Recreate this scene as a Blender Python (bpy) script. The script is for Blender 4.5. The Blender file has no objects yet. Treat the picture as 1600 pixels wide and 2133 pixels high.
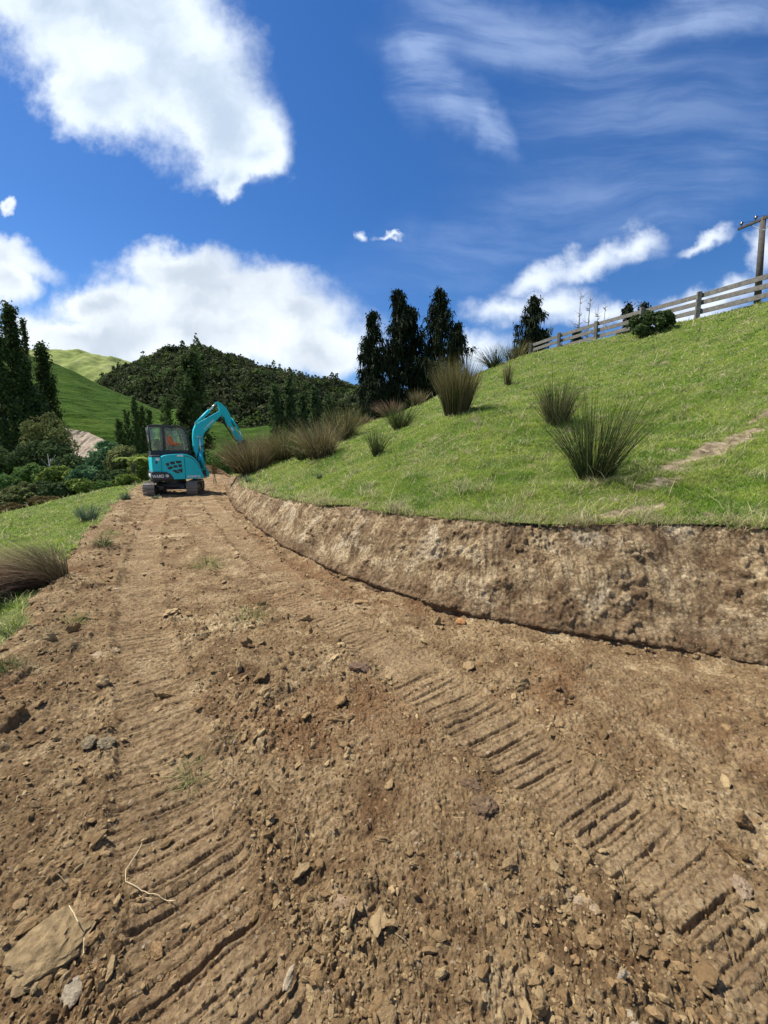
import bpy, bmesh, math, random
import numpy as np
from mathutils import Vector, Matrix
R = math.radians
rng = np.random.default_rng(7)
random.seed(7)
sc = bpy.context.scene
COL = sc.collection

# ------------------------------------------------------------------ camera, sky, sun, exposure
FPX, CX, CY, EYE = 820.0, 800.0, 1066.5, 1.55       # focal length in pixels of the 1600x2133 photograph
PITCH = math.atan((1066.5 - 940.0) / FPX)
cam_d = bpy.data.cameras.new('camera'); cam = bpy.data.objects.new('camera', cam_d); COL.objects.link(cam)
cam_d.sensor_fit = 'VERTICAL'; cam_d.sensor_height = 24.0
cam_d.lens = 24.0 * FPX / 2133.0
cam_d.clip_start = 0.05; cam_d.clip_end = 5000
cam.location = (0, 0, EYE); cam.rotation_euler = (R(90) - PITCH, 0, 0)
sc.camera = cam
FW = np.array([0, math.cos(PITCH), -math.sin(PITCH)]); UP = np.array([0, math.sin(PITCH), math.cos(PITCH)])
def ray(u, v):
    return np.array([(u - CX) / FPX, 0, 0]) + FW + UP * (-(v - CY) / FPX)
def G(u, v, z=0.0):
    "where the line of sight through a photo pixel meets height z"
    d = ray(u, v); t = (z - EYE) / d[2]; return np.array([d[0] * t, d[1] * t, z])
def W(u, v, Y):
    "the point at distance Y ahead on the line of sight through a photo pixel"
    d = ray(u, v); t = Y / d[1]; return np.array([d[0] * t, Y, EYE + d[2] * t])

SUN_EL, SUN_AZ = 58.0, -72.0        # azimuth measured from +Y (ahead) towards +X (right)
world = bpy.data.worlds.new('World'); sc.world = world; world.use_nodes = True
sun_d = bpy.data.lights.new('sun', 'SUN'); sun = bpy.data.objects.new('sun', sun_d); COL.objects.link(sun)
sun_d.energy = 4.8; sun_d.angle = R(0.8); sun_d.color = (1.0, 0.95, 0.87)
sd = Vector((math.sin(R(SUN_AZ)) * math.cos(R(SUN_EL)), math.cos(R(SUN_AZ)) * math.cos(R(SUN_EL)), math.sin(R(SUN_EL))))
sun.rotation_euler = sd.to_track_quat('Z', 'Y').to_euler()
sc.view_settings.view_transform = 'Standard'; sc.view_settings.look = 'None'
sc.view_settings.exposure = 0.67; sc.view_settings.gamma = 1.0
sc.cycles.max_bounces = 6; sc.cycles.transparent_max_bounces = 12
sc.cycles.use_adaptive_sampling = True; sc.cycles.adaptive_threshold = 0.02

class NT:
    "small helper to write node trees"
    def __init__(s, tree): s.t = tree; s.n = tree.nodes; s.l = tree.links
    def new(s, typ, **kw):
        n = s.n.new(typ)
        for k, v in kw.items(): setattr(n, k, v)
        return n
    def put(s, sock, v):
        if v is None: return
        if isinstance(v, bpy.types.NodeSocket): s.l.new(v, sock)
        else: sock.default_value = v
    def math(s, op, a, b=None, c=None, clamp=False):
        n = s.new('ShaderNodeMath', operation=op, use_clamp=clamp)
        s.put(n.inputs[0], a); s.put(n.inputs[1], b); s.put(n.inputs[2], c); return n.outputs[0]
    def vmath(s, op, a, b=None, scale=None):
        n = s.new('ShaderNodeVectorMath', operation=op)
        s.put(n.inputs[0], a); s.put(n.inputs[1], b)
        if scale is not None: s.put(n.inputs['Scale'], scale)
        return n.outputs['Value'] if op in ('DOT_PRODUCT', 'LENGTH') else n.outputs['Vector']
    def noise(s, vec, scale, detail=4, rough=0.55, dist=0.0, dims='3D'):
        n = s.new('ShaderNodeTexNoise', noise_dimensions=dims)
        s.put(n.inputs['Vector'], vec); n.inputs['Scale'].default_value = scale
        n.inputs['Detail'].default_value = detail; n.inputs['Roughness'].default_value = rough
        n.inputs['Distortion'].default_value = dist; return n
    def mix(s, f, a, b, mode='MIX'):
        n = s.new('ShaderNodeMix', data_type='RGBA', blend_type=mode)
        s.put(n.inputs[0], f); s.put(n.inputs[6], a); s.put(n.inputs[7], b); return n.outputs[2]
    def ramp(s, f, stops):
        n = s.new('ShaderNodeValToRGB'); r = n.color_ramp
        while len(r.elements) < len(stops): r.elements.new(0.5)
        for e, (p, c) in zip(r.elements, stops):
            e.position = p; e.color = (*c, 1) if len(c) == 3 else c
        s.put(n.inputs[0], f); return n.outputs[0]
    def smooth(s, x, a, b, lo=0.0, hi=1.0):
        n = s.new('ShaderNodeMapRange', interpolation_type='SMOOTHSTEP')
        s.put(n.inputs[0], x); n.inputs[1].default_value = a; n.inputs[2].default_value = b
        n.inputs[3].default_value = lo; n.inputs[4].default_value = hi; return n.outputs[0]

def build_world():
    T = NT(world.node_tree); T.n.clear()
    out = T.new('ShaderNodeOutputWorld'); bg = T.new('ShaderNodeBackground')
    T.l.new(bg.outputs[0], out.inputs[0])
    sky = T.new('ShaderNodeTexSky', sky_type='NISHITA', sun_disc=False)
    sky.sun_elevation = R(SUN_EL); sky.sun_rotation = R(SUN_AZ)
    sky.altitude = 300; sky.air_density = 1.0; sky.dust_density = 0.25; sky.ozone_density = 4.0
    hs = T.new('ShaderNodeHueSaturation'); T.put(hs.inputs['Color'], sky.outputs[0])
    hs.inputs['Saturation'].default_value = 1.28; hs.inputs['Value'].default_value = 1.06; hs.inputs['Hue'].default_value = 0.508
    d = T.new('ShaderNodeTexCoord').outputs['Generated']
    fw = T.vmath('DOT_PRODUCT', d, tuple(FW)); up = T.vmath('DOT_PRODUCT', d, tuple(UP))
    rt = T.vmath('DOT_PRODUCT', d, (1, 0, 0))
    fs = T.math('MAXIMUM', fw, 0.03)
    cx = T.new('ShaderNodeCombineXYZ'); T.put(cx.inputs[0], T.math('DIVIDE', rt, fs)); T.put(cx.inputs[1], T.math('DIVIDE', up, fs))
    p = cx.outputs[0]
    front = T.smooth(fw, 0.04, 0.2)
    # domain warp
    n1 = T.noise(p, 3.0, 5, 0.55, dims='2D').outputs['Color']
    n2 = T.noise(p, 11.0, 6, 0.6, dims='2D').outputs['Color']
    w = T.vmath('ADD', p, T.vmath('SCALE', T.vmath('SUBTRACT', n1, (0.5, 0.5, 0.5)), scale=0.15))
    w = T.vmath('ADD', w, T.vmath('SCALE', T.vmath('SUBTRACT', n2, (0.5, 0.5, 0.5)), scale=0.07))
    def blob(vec, u, v, ru, rv, rot=0):
        m = T.new('ShaderNodeMapping', vector_type='TEXTURE')
        T.put(m.inputs[0], vec)
        m.inputs[1].default_value = ((u - CX) / FPX, (CY - v) / FPX, 0)
        m.inputs[2].default_value = (0, 0, R(rot)); m.inputs[3].default_value = (ru / FPX, rv / FPX, 1)
        sp = T.vmath('MULTIPLY', m.outputs[0], (1, 1, 0))
        return T.math('SUBTRACT', 1.0, T.vmath('LENGTH', sp))
    def union(vec, lst):
        acc = None
        for e in lst:
            b = blob(vec, *e)
            acc = b if acc is None else T.math('SMOOTH_MAX', acc, b, 0.25)
        return acc
    cum1 = union(w, [(230, 20, 260, 190, 0), (360, 150, 235, 190, -35), (470, 280, 140, 115, -30), (535, 330, 85, 66, 0),
                     (470, 375, 55, 40, 20), (120, -40, 250, 170, -30), (230, 190, 170, 120, -35)])
    cum2 = union(w, [(380, 560, 150, 62, 0), (480, 600, 215, 68, -8), (600, 650, 125, 62, -5), (400, 700, 350, 95, 0), (420, 640, 260, 80, 0),
                     (650, 730, 140, 62, 0), (210, 640, 120, 46, 0), (0, 590, 62, 62, 0), (-40, 530, 150, 45, -12),
                     (160, 710, 180, 50, 0), (5, 435, 26, 22, 0)])
    cum3 = union(w, [(1130, 578, 95, 33, 12), (1240, 545, 105, 34, 20), (1320, 505, 62, 32, 12), (1050, 640, 105, 38, 0),
                     (1160, 640, 120, 42, 6), (1500, 625, 120, 34, 14), (1440, 665, 130, 30, 10), (1590, 520, 34, 70, 0),
                     (765, 482, 15, 17, 0), (815, 498, 26, 8, -8), (1470, 490, 66, 18, 22), (985, 720, 80, 40, 0), (1270, 660, 120, 34, 0)])
    nd = T.noise(p, 5.5, 8, 0.62, dims='2D').outputs['Fac']
    nd2 = T.noise(p, 26, 5, 0.6, dims='2D').outputs['Fac']
    nn = T.math('ADD', T.math('MULTIPLY', T.math('SUBTRACT', nd, 0.5), 0.50), T.math('MULTIPLY', T.math('SUBTRACT', nd2, 0.5), 0.20))
    a1 = T.smooth(T.math('ADD', cum1, nn), -0.14, 0.46)
    a2 = T.smooth(T.math('ADD', cum2, nn), -0.26, 0.42)
    a3 = T.smooth(T.math('ADD', cum3, T.math('MULTIPLY', nn, 1.5)), -0.34, 0.95, 0, 0.95)
    wl = T.vmath('ADD', p, T.vmath('SCALE', T.vmath('SUBTRACT', T.noise(p, 1.6, 3, 0.5, dims='2D').outputs['Color'], (0.5, 0.5, 0.5)), scale=0.20))
    # thin cirrus : stretched noise inside soft regions
    mp = T.new('ShaderNodeMapping'); T.put(mp.inputs[0], wl); mp.inputs[2].default_value = (0, 0, R(-16)); mp.inputs[3].default_value = (0.8, 5.0, 1)
    st = T.noise(mp.outputs[0], 2.2, 8, 0.60, 0.15, dims='2D').outputs['Fac']
    mp2 = T.new('ShaderNodeMapping'); T.put(mp2.inputs[0], wl); mp2.inputs[2].default_value = (0, 0, R(66)); mp2.inputs[3].default_value = (1.0, 4.2, 1)
    st2 = T.noise(mp2.outputs[0], 2.4, 8, 0.60, 0.15, dims='2D').outputs['Fac']
    r1 = T.smooth(union(w, [(860, 90, 85, 170, 8), (1000, 240, 50, 130, 32), (930, 190, 60, 110, 35)]), -0.15, 0.9)
    r2 = T.smooth(union(w, [(1080, 85, 330, 85, -2), (1320, 70, 330, 60, 12), (960, 20, 240, 60, -25), (1500, 30, 240, 60, 12)]), -0.2, 0.95)
    r3 = T.smooth(union(w, [(1350, 230, 420, 180, 12), (1250, 420, 420, 120, 14), (1500, 350, 300, 90, 40), (1000, 520, 420, 80, 12)]), -0.3, 1.0)
    cir = T.math('ADD', T.math('MULTIPLY', r1, T.smooth(st2, 0.32, 0.72, 0.10, 1.0)), T.math('MULTIPLY', r2, T.smooth(st, 0.30, 0.75, 0.22, 0.95)))
    cir = T.math('ADD', cir, T.math('MULTIPLY', r3, T.smooth(st, 0.30, 0.80, 0.10, 0.60)), clamp=True)
    cir = T.math('MULTIPLY', cir, 0.46)
    # low veil near the horizon
    def lit(c, lo, hi):   # cloud brightness: darker where the cloud is deep, noise lumps
        lump = T.noise(w, 4.0, 6, 0.5, dims='2D').outputs['Fac']
        k = T.math('SUBTRACT', T.math('MULTIPLY', c, 0.42), T.math('MULTIPLY', T.math('SUBTRACT', lump, 0.5), 1.15))
        s_ = T.smooth(k, 0.0, 0.55)
        return T.mix(s_, hi, lo)
    white = (7.6, 8.0, 8.6, 1)
    c1 = lit(cum1, (4.6, 5.6, 6.9, 1), (7.6, 8.4, 9.4, 1))
    c2 = lit(T.math('MULTIPLY', cum2, 0.9), (5.0, 5.7, 6.6, 1), (7.8, 8.4, 9.0, 1))
    col = T.mix(cir, hs.outputs[0], (5.0, 6.3, 8.9, 1))
    col = T.mix(T.math('MULTIPLY', a3, front), col, (7.6, 8.3, 9.3, 1))
    col = T.mix(T.math('MULTIPLY', a2, front), col, c2)
    col = T.mix(T.math('MULTIPLY', a1, front), col, c1)
    back = T.mix(0.22, hs.outputs[0], (6.0, 6.5, 7.2, 1))       # broken cloud in the part of the sky behind the viewer
    col = T.mix(front, back, col)
    T.put(bg.inputs[0], col); bg.inputs[1].default_value = 0.080
    world.cycles.sampling_method = 'MANUAL'; world.cycles.sample_map_resolution = 512
build_world()

# ------------------------------------------------------------------ helpers: objects and labels
def tag(o, label=None, cat=None, group=None, kind=None):
    if label: o['label'] = label
    if cat: o['category'] = cat
    if group: o['group'] = group
    if kind: o['kind'] = kind
    return o
def empty(name, loc, rz=0.0):
    o = bpy.data.objects.new(name, None); COL.objects.link(o); o.location = loc; o.rotation_euler = (0, 0, rz); return o
def link(name, me, mat, parent=None):
    o = bpy.data.objects.new(name, me); COL.objects.link(o)
    if mat is not None and not me.materials: me.materials.append(mat)
    if parent is not None: o.parent = parent
    return o
def np_mesh(name, verts, groups, mat, parent=None, col=None, smooth=False, attrs=None):
    "verts (N,3); groups: list of index arrays (M,3) or (M,4)"
    me = bpy.data.meshes.new(name)
    verts = np.asarray(verts, np.float32)
    groups = [g for g in groups if len(g)]
    me.vertices.add(len(verts)); me.vertices.foreach_set('co', verts.ravel())
    loops = np.concatenate([g.ravel() for g in groups]).astype(np.int32)
    sizes = np.concatenate([np.full(len(g), g.shape[1], np.int32) for g in groups])
    starts = np.concatenate([[0], np.cumsum(sizes)[:-1]]).astype(np.int32)
    me.loops.add(len(loops)); me.loops.foreach_set('vertex_index', loops)
    me.polygons.add(len(sizes)); me.polygons.foreach_set('loop_start', starts)
    me.polygons.foreach_set('use_smooth', np.full(len(sizes), bool(smooth)))
    me.update(calc_edges=True)
    if col is not None:
        c = np.ones((len(verts), 4), np.float32); c[:, :3] = col
        a = me.color_attributes.new('col', 'FLOAT_COLOR', 'POINT'); a.data.foreach_set('color', c.ravel())
    for k, v in (attrs or {}).items():
        a = me.attributes.new(k, 'FLOAT', 'POINT'); a.data.foreach_set('value', np.asarray(v, np.float32))
    return link(name, me, mat, parent)

# ------------------------------------------------------------------ numpy noise
def _h(ix, iy, seed):
    x = (ix.astype(np.int64) * 374761393 + iy.astype(np.int64) * 668265263 + seed * 974634777) & 0xFFFFFFFF
    x = ((x ^ (x >> 13)) * 1274126177) & 0xFFFFFFFF
    return ((x ^ (x >> 16)) & 0xFFFFFF).astype(np.float32) / np.float32(0x1000000)
def pn(x, y, seed=0):
    x = np.asarray(x, np.float32); y = np.asarray(y, np.float32)
    x0 = np.floor(x); y0 = np.floor(y); fx = x - x0; fy = y - y0; x0 = x0.astype(np.int32); y0 = y0.astype(np.int32)
    u = fx * fx * (3 - 2 * fx); v = fy * fy * (3 - 2 * fy)
    def g(dx, dy):
        a = _h(x0 + dx, y0 + dy, seed) * np.float32(6.2831853); return np.cos(a) * (fx - dx) + np.sin(a) * (fy - dy)
    return ((g(0, 0) * (1 - u) + g(1, 0) * u) * (1 - v) + (g(0, 1) * (1 - u) + g(1, 1) * u) * v) * 1.4
def fbm(x, y, octs=4, seed=0, gain=0.5):
    s = 0; a = 1.0; f = 1.0
    for k in range(octs):
        s = s + a * pn(x * f + 17.3 * k, y * f - 9.1 * k, seed + k); a *= gain; f *= 2.03
    return s
def sst(x, a, b):
    t = np.clip((x - a) / (b - a), 0, 1); return t * t * (3 - 2 * t)
def clods(x, y, cell, seed, dens=0.6, flat=0.6, rmin=0.2, rmax=0.55):
    "height of scattered angular lumps lying on the ground, in metres"
    gx = x / cell; gy = y / cell; ix = np.floor(gx).astype(np.int32); iy = np.floor(gy).astype(np.int32)
    out = np.zeros_like(gx)
    for dx in (-1, 0, 1):
        for dy in (-1, 0, 1):
            cx_, cy_ = ix + dx, iy + dy
            jx = _h(cx_, cy_, seed); jy = _h(cx_, cy_, seed + 1); rr = _h(cx_, cy_, seed + 2); an = _h(cx_, cy_, seed + 3) * 6.283
            pr = _h(cx_, cy_, seed + 4)
            rad = rmin + (rmax - rmin) * rr * rr
            ax = gx - cx_ - jx; ay = gy - cy_ - jy
            ca, sa = np.cos(an), np.sin(an)
            a = (ax * ca + ay * sa) / (rad * 1.25); b = (-ax * sa + ay * ca) / (rad * 0.8)
            d = 0.45 * np.sqrt(a * a + b * b) + 0.55 * np.maximum(np.abs(a), np.abs(b * 0.86 + a * 0.3))
            hgt = np.sqrt(np.clip(1 - d * d, 0, 1)) * rad * flat * (1 + 0.35 * a)
            out = np.maximum(out, np.where(pr < dens, hgt, 0))
    return out * cell

# ------------------------------------------------------------------ terrain shape
def polyd(x, y, P):
    "signed distance to a polyline (positive on its right-hand side) and arc position"
    best = np.full(x.shape, 1e9, np.float32); sgn = np.ones_like(best); arc = np.zeros_like(best); acc = 0.0
    for (ax, ay), (bx, by) in zip(P[:-1], P[1:]):
        dx, dy = bx - ax, by - ay; L = math.hypot(dx, dy)
        t = np.clip(((x - ax) * dx + (y - ay) * dy) / (L * L), 0, 1)
        ex = x - ax - t * dx; ey = y - ay - t * dy; dd = np.hypot(ex, ey)
        s = np.sign(ex * dy - ey * dx + 1e-9)
        m = dd < best
        best = np.where(m, dd, best); sgn = np.where(m, s, sgn); arc = np.where(m, acc + t * L, arc); acc += L
    return best * sgn, arc
def smooth_poly(P, n=3):
    P = np.array(P, float)
    for _ in range(n):
        Q = [P[0]]
        for a, b in zip(P[:-1], P[1:]): Q += [a * 0.75 + b * 0.25, a * 0.25 + b * 0.75]
        Q.append(P[-1]); P = np.array(Q)
    return P
# far -> near: the foot of the cut bank
foot_px = [(468, 1008), (478, 1045), (520, 1088), (600, 1148), (700, 1192), (840, 1247), (950, 1280), (1100, 1312), (1250, 1335), (1400, 1355), (1600, 1395)]
FOOT = [(-24.0, 44.0), (-15.0, 34.0), (-9.6, 25.0)] + [tuple(G(u, v, -0.05)[:2]) for u, v in foot_px] + [(4.2, 2.3), (6.5, 1.2), (11, -1.5), (18, -5)]
top_px = [(486, 992), (505, 1014), (560, 1030), (640, 1046), (750, 1056), (850, 1073), (1000, 1087), (1150, 1092), (1300, 1092), (1450, 1092), (1600, 1094)]
FOOT = smooth_poly(FOOT, 2)
TOPS = []
for u, v in top_px:
    best = None
    for h in np.linspace(0.15, 1.3, 116):
        q = G(u, v, h); d = polyd(np.array([q[0]]), np.array([q[1]]), FOOT)[0][0]
        # polyline runs towards the viewer, so the hill side is on its left
        e = abs(-d - 0.72 * h)
        if best is None or e < best[0]: best = (e, q, h, -d)
    TOPS.append(best[1])
left_px = [(318, 1003), (285, 1022), (250, 1055), (205, 1100), (165, 1150), (120, 1215), (70, 1280), (20, 1370), (-30, 1480)]
EDGE = [(-22.0, 46.0), (-15.5, 34.0), (-12.2, 27.0)] + [tuple(G(u, v, 0)[:2]) for u, v in left_px] + [(-2.6, 0.9), (-3.0, -1.0), (-4, -6)]
EDGE = smooth_poly(EDGE, 2)

class TPS:
    def __init__(s, pts, reg=0.02):
        p = np.array(pts, float); s.p = p[:, :2]; n = len(p)
        d = np.hypot(*(s.p[:, None] - s.p[None]).transpose(2, 0, 1)); K = s.k(d) + reg * np.eye(n)
        A = np.zeros((n + 3, n + 3)); A[:n, :n] = K; A[:n, n] = 1; A[:n, n + 1:] = s.p; A[n, :n] = 1; A[n + 1:, :n] = s.p.T
        s.w = np.linalg.solve(A, np.concatenate([p[:, 2], [0, 0, 0]])).astype(np.float32)
    def k(s, d): return np.where(d > 1e-6, d * d * np.log(np.maximum(d, 1e-6)), 0)
    def __call__(s, x, y):
        n = len(s.p); z = s.w[n] + s.w[n + 1] * x + s.w[n + 2] * y
        for (a, b), w in zip(s.p, s.w[:n]):
            d2 = np.maximum((x - np.float32(a)) ** 2 + (y - np.float32(b)) ** 2, 1e-6); z = z + w * 0.5 * d2 * np.log(d2)
        return z
FENCE = [(15.9, 10.4, 6.75), (15.1, 13.0, 6.9), (14.35, 15.5, 7.0), (13.45, 18.0, 7.15), (12.6, 20.5, 7.35), (11.7, 23.0, 7.5), (10.75, 25.5, 7.6), (9.9, 28.0, 7.65)]
hill_pts = [tuple(t) for t in TOPS]
hill_pts += [(17.5, 5, 6.6), (20, -2, 6.4), (5.0, 2.6, 1.0), (9, 0.2, 1.6), (8, 6, 3.2), (13, 3, 4.6)]
hill_pts += FENCE
hill_pts += [tuple(W(950, 862, 9.6)), tuple(W(1240, 997, 4.9)), tuple(W(1160, 887, 7.6)), tuple(W(890, 838, 20)), tuple(W(760, 887, 19)), tuple(W(700, 905, 18)),
             tuple(W(1000, 778, 23)), tuple(W(835, 897, 13)), tuple(W(785, 952, 9.5)), tuple(W(680, 955, 11)), tuple(W(600, 968, 13.5)), tuple(W(530, 975, 16)),
             tuple(W(1450, 890, 6.9)), tuple(W(1200, 800, 13.5)), tuple(W(1400, 760, 12.2))]
hill_pts += [(6, 33, 4.2), (2, 29, 2.0), (-2, 27, 0.8), (-6, 26, 0.3), (-10, 34, -1.0), (10, 36, 5.6), (16, 38, 6.4), (22, 20, 8.0), (26, 5, 7.6), (0, 45, 0), (14, 52, 3), (-14, 46, -3), (30, 35, 7.5)]
left_pts = [(float(a), float(b), 0.02) for a, b in EDGE[::4]]
left_pts += [tuple(W(0, 1185, 5.4)), tuple(W(0, 1075, 12)), tuple(W(150, 1036, 14.3)), tuple(W(250, 1016, 16.5)), tuple(W(300, 1006, 18)), tuple(W(100, 1075, 10)),
             (-17.5, 12.5, -3.0), (-16.5, 17, -3.2), (-15.5, 21.5, -2.6), (-15.5, 26, -3.0), (-26, 14, -6), (-26, 28, -6), (-7, 2.5, -0.75), (-8.6, 6, -0.45), (-5.5, -1, -0.6),
             (-13, 4, -1.4), (-18, 6, -3.2), (-22, 38, -5.5), (-12, -4, -3), (-30, 2, -6), (-22, 50, -6), (-34, 34, -6.5)]
HILL = TPS(hill_pts, 0.3); LEFT = TPS(left_pts, 0.05)
# where the digger has driven: centre lines of the two tread strips, and an older pass
STRIP = [smooth_poly([tuple(G(u, v)[:2]) for u, v in L], 2) for L in (
    [(340, 1032), (305, 1110), (290, 1210), (292, 1300), (322, 1450), (345, 1600), (370, 1760), (420, 1950), (500, 2200)],
    [(425, 1032), (470, 1090), (560, 1180), (700, 1290), (860, 1400), (1010, 1510), (1230, 1680), (1480, 1880), (1750, 2120)],
    [(395, 1060), (420, 1110), (500, 1200), (610, 1260), (760, 1330), (860, 1380)])]
SW = [0.21, 0.22, 0.2]

def base_height(x, y):
    x = x.astype(np.float32); y = y.astype(np.float32)
    dF, aF = polyd(x, y, FOOT); dF = -dF                     # positive into the hill
    dE, _ = polyd(x, y, EDGE)                                # positive to the left of the road edge? fixed below
    dE = dE
    return dF, aF, dE
def terrain(x, y, detail=True):
    x = np.asarray(x, np.float32); y = np.asarray(y, np.float32)
    r = np.hypot(x, y)
    dF, aF, dE = base_height(x, y)
    dF = dF + 0.05 * fbm(x * 1.3, y * 1.3, 3, 11) * sst(r, 1.5, 5) + 0.02 * pn(x * 7, y * 7, 5)
    dE = dE + 0.16 * fbm(x * 0.9, y * 0.9, 3, 21) + 0.05 * pn(x * 5, y * 5, 23)
    zh = HILL(x, y); zl = LEFT(x, y)
    far = sst(y, 40, 75); zh = zh * (1 - far) + (-3) * far
    far = np.maximum(sst(y, 38, 60), sst(-x, 26, 45)); zl = zl * (1 - far) + (-6.5) * far
    zr = np.zeros_like(x) + 0.10 * sst(y, 8, 20) * 0 - 3.0 * sst(y, 27, 42)
    wd = np.maximum(zh * 0.72, 0.25)
    t = np.clip(dF / wd, 0, 1)
    lip = 0.22 * sst(t, 0.0, 0.09) + 0.78 * t
    zb = zr + (zh - zr) * lip
    z = np.where(dF > 0, zb, zr)
    tr = np.exp(-((dF + 0.12) / 0.24) ** 2) * (dF < 0.02)
    z = z - 0.075 * tr * (0.8 + 0.4 * pn(x * 1.5, y * 1.5, 8))
    lf = sst(dE, -0.35, 0.45)
    z = np.where(dF < 0, z * (1 - lf) + zl * lf, z)
    # pushed-up shoulder along the left edge
    sh = np.exp(-((dE + 0.15) / 0.33) ** 2) * (dF < 0)
    z = z + 0.085 * sh * (0.9 + 0.8 * fbm(x * 1.1, y * 1.1, 3, 31))
    bank = ((dF > -0.03) & (dF < wd)).astype(np.float32)
    hillm = (dF >= wd).astype(np.float32)
    leftm = ((dE > 0.08) & (dF < 0)).astype(np.float32)
    road = (1 - hillm) * (1 - leftm)
    info = dict(dF=dF, dE=dE, bank=bank, hill=hillm, left=leftm, road=road, t=t, wd=wd)
    if detail:
        info['strip'] = np.zeros_like(x)
        grassy = 1 - road
        # pasture lumps (stock tracks, hummocks)
        z = z + grassy * (0.06 * fbm(x * 0.7, y * 1.4, 3, 41) + 0.035 * fbm(x * 2.6, y * 3.6, 3, 44) + 0.05 * np.abs(pn(x * 0.9, y * 2.2, 47))) * sst(np.minimum(dF - wd, 9) * hillm + 5 * leftm, 0, 1.0)
        # soil: broad unevenness
        z = z + road * (1 - bank) * (0.030 * fbm(x * 0.9, y * 0.9, 3, 51) + 0.012 * fbm(x * 5, y * 5, 3, 55))
        near = (r < 26) & (road > 0.5)
        xn, yn = x[near], y[near]; bn = bank[near]; rn = r[near]
        mask = np.clip(0.52 + 1.1 * fbm(xn * 0.8, yn * 0.8, 3, 61), 0.10, 1.0)
        st = np.zeros_like(xn); prof = np.zeros_like(xn)
        for k, S in enumerate(STRIP):
            d, a = polyd(xn, yn, S)
            wob = 0.018 * pn(xn * 3.1, yn * 3.1, 71 + k)
            inn = 1 - sst(np.abs(d + wob) + 0.06 * fbm(xn * 5, yn * 5, 3, 84 + k), SW[k] * 0.78, SW[k] * 1.08)
            wear = sst(fbm(xn * 1.35, yn * 1.35, 3, 75 + k), -0.95 if k < 2 else -0.3, -0.35 if k < 2 else 0.2)
            rough_a = a + 0.006 * pn(xn * 7, yn * 7, 78) + 0.004 * pn(xn * 40, yn * 40, 79) + 0.05 * d * (1 if k else -1)
            ph = (rough_a / 0.112) % 1.0
            pl = np.floor(rough_a / 0.112).astype(np.int32)
            slot = (1 - sst(np.abs(ph - 0.5), 0.06, 0.11)) * (0.65 + 0.5 * sst(fbm(xn * 6, yn * 6, 2, 82), -0.4, 0.2)) + 0.5 * (1 - sst(np.abs(ph - 0.74), 0.02, 0.06))
            lift = (_h(pl, pl * 0 + k, 5) - 0.4) * 0.016 + (ph - 0.5) * 0.008
            prof = np.where(inn * wear > 0.02, -0.012 - 0.020 * slot * (0.7 + 0.45 * _h(pl, pl * 0, 9)) + lift, 0) * inn * wear + prof * (1 - inn)
            prof = prof + 0.022 * np.exp(-((np.abs(d) - SW[k] * 1.12) / 0.035) ** 2) * wear * (0.6 + 0.8 * pn(xn * 6, yn * 6, 81))
            st = np.maximum(st, inn * wear)
        keep = (1 - 0.86 * st)
        cz = clods(xn + 0.03 * pn(xn * 14, yn * 14, 91), yn + 0.03 * pn(xn * 14 + 9, yn * 14, 92), 0.16, 101, 0.30, 0.5) * mask
        cz = cz + clods(xn + 0.012 * pn(xn * 30, yn * 30, 93), yn + 0.012 * pn(xn * 30 + 5, yn * 30, 94), 0.062, 111, 0.62, 0.52) * np.clip(mask * 1.25, 0.15, 1)
        m2 = rn < 9
        c2 = np.zeros_like(xn); c2[m2] = clods(xn[m2] + 0.005 * pn(xn[m2] * 70, yn[m2] * 70, 95), yn[m2] + 0.005 * pn(xn[m2] * 70 + 5, yn[m2] * 70, 96), 0.026, 121, 0.8, 0.6)
        m3 = rn < 3.6
        c3 = np.zeros_like(xn); c3[m3] = clods(xn[m3], yn[m3], 0.0125, 131, 0.85, 0.62)
        cz = (cz + 1.25 * c2 * (0.45 + 0.65 * mask)) * keep + 1.3 * c3 * (1 - 0.5 * st)
        rid = 0.016 * np.abs(fbm(xn * 10, yn * 10, 3, 141)) + 0.014 * np.abs(fbm(xn * 30, yn * 30, 3, 142)) - 0.008; rid = rid * (1.0 - 0.66 * st)
        crk = np.abs(fbm(xn * 5.5 + 3, yn * 5.5, 4, 149)); rid = rid + 0.016 * np.exp(-(crk / 0.035) ** 2) * sst(fbm(xn * 1.2, yn * 1.2, 2, 150), -0.1, 0.4)
        # bucket scrapes on the cut bank: fine ribs running up the face, pockets where clay broke away
        a_b = aF[near]; tt = t[near]
        rib = np.abs(pn(a_b * 16 + 2.5 * tt + 0.8 * pn(xn * 3, yn * 3, 143), tt * 2.6, 145)) * 0.022 + np.abs(pn(a_b * 42 + 6 * tt, tt * 7, 146)) * 0.016 + 0.02 * np.abs(fbm(xn * 9, (yn + z[near]) * 9, 4, 144))
        pock = sst(fbm(xn * 2.6, yn * 2.6 + z[near] * 2, 4, 147), 0.1, 0.5)
        bz = rib * (0.35 + 0.65 * (1 - pock)) + 0.6 * (clods(xn, yn, 0.07, 151, 0.75, 0.6) + clods(xn, yn, 0.03, 161, 0.8, 0.6)) * (0.35 + 1.1 * pock) - 0.028 * pock
        z = z.copy(); z[near] += np.where(bn > 0.5, bz, prof + cz - rid)
        s_ = np.zeros_like(x); s_[near] = st; info['strip'] = s_
    return z, info
def gz(x, y):
    z, _ = terrain(np.array([x, x]), np.array([y, y]), False); return float(z[0])
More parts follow.
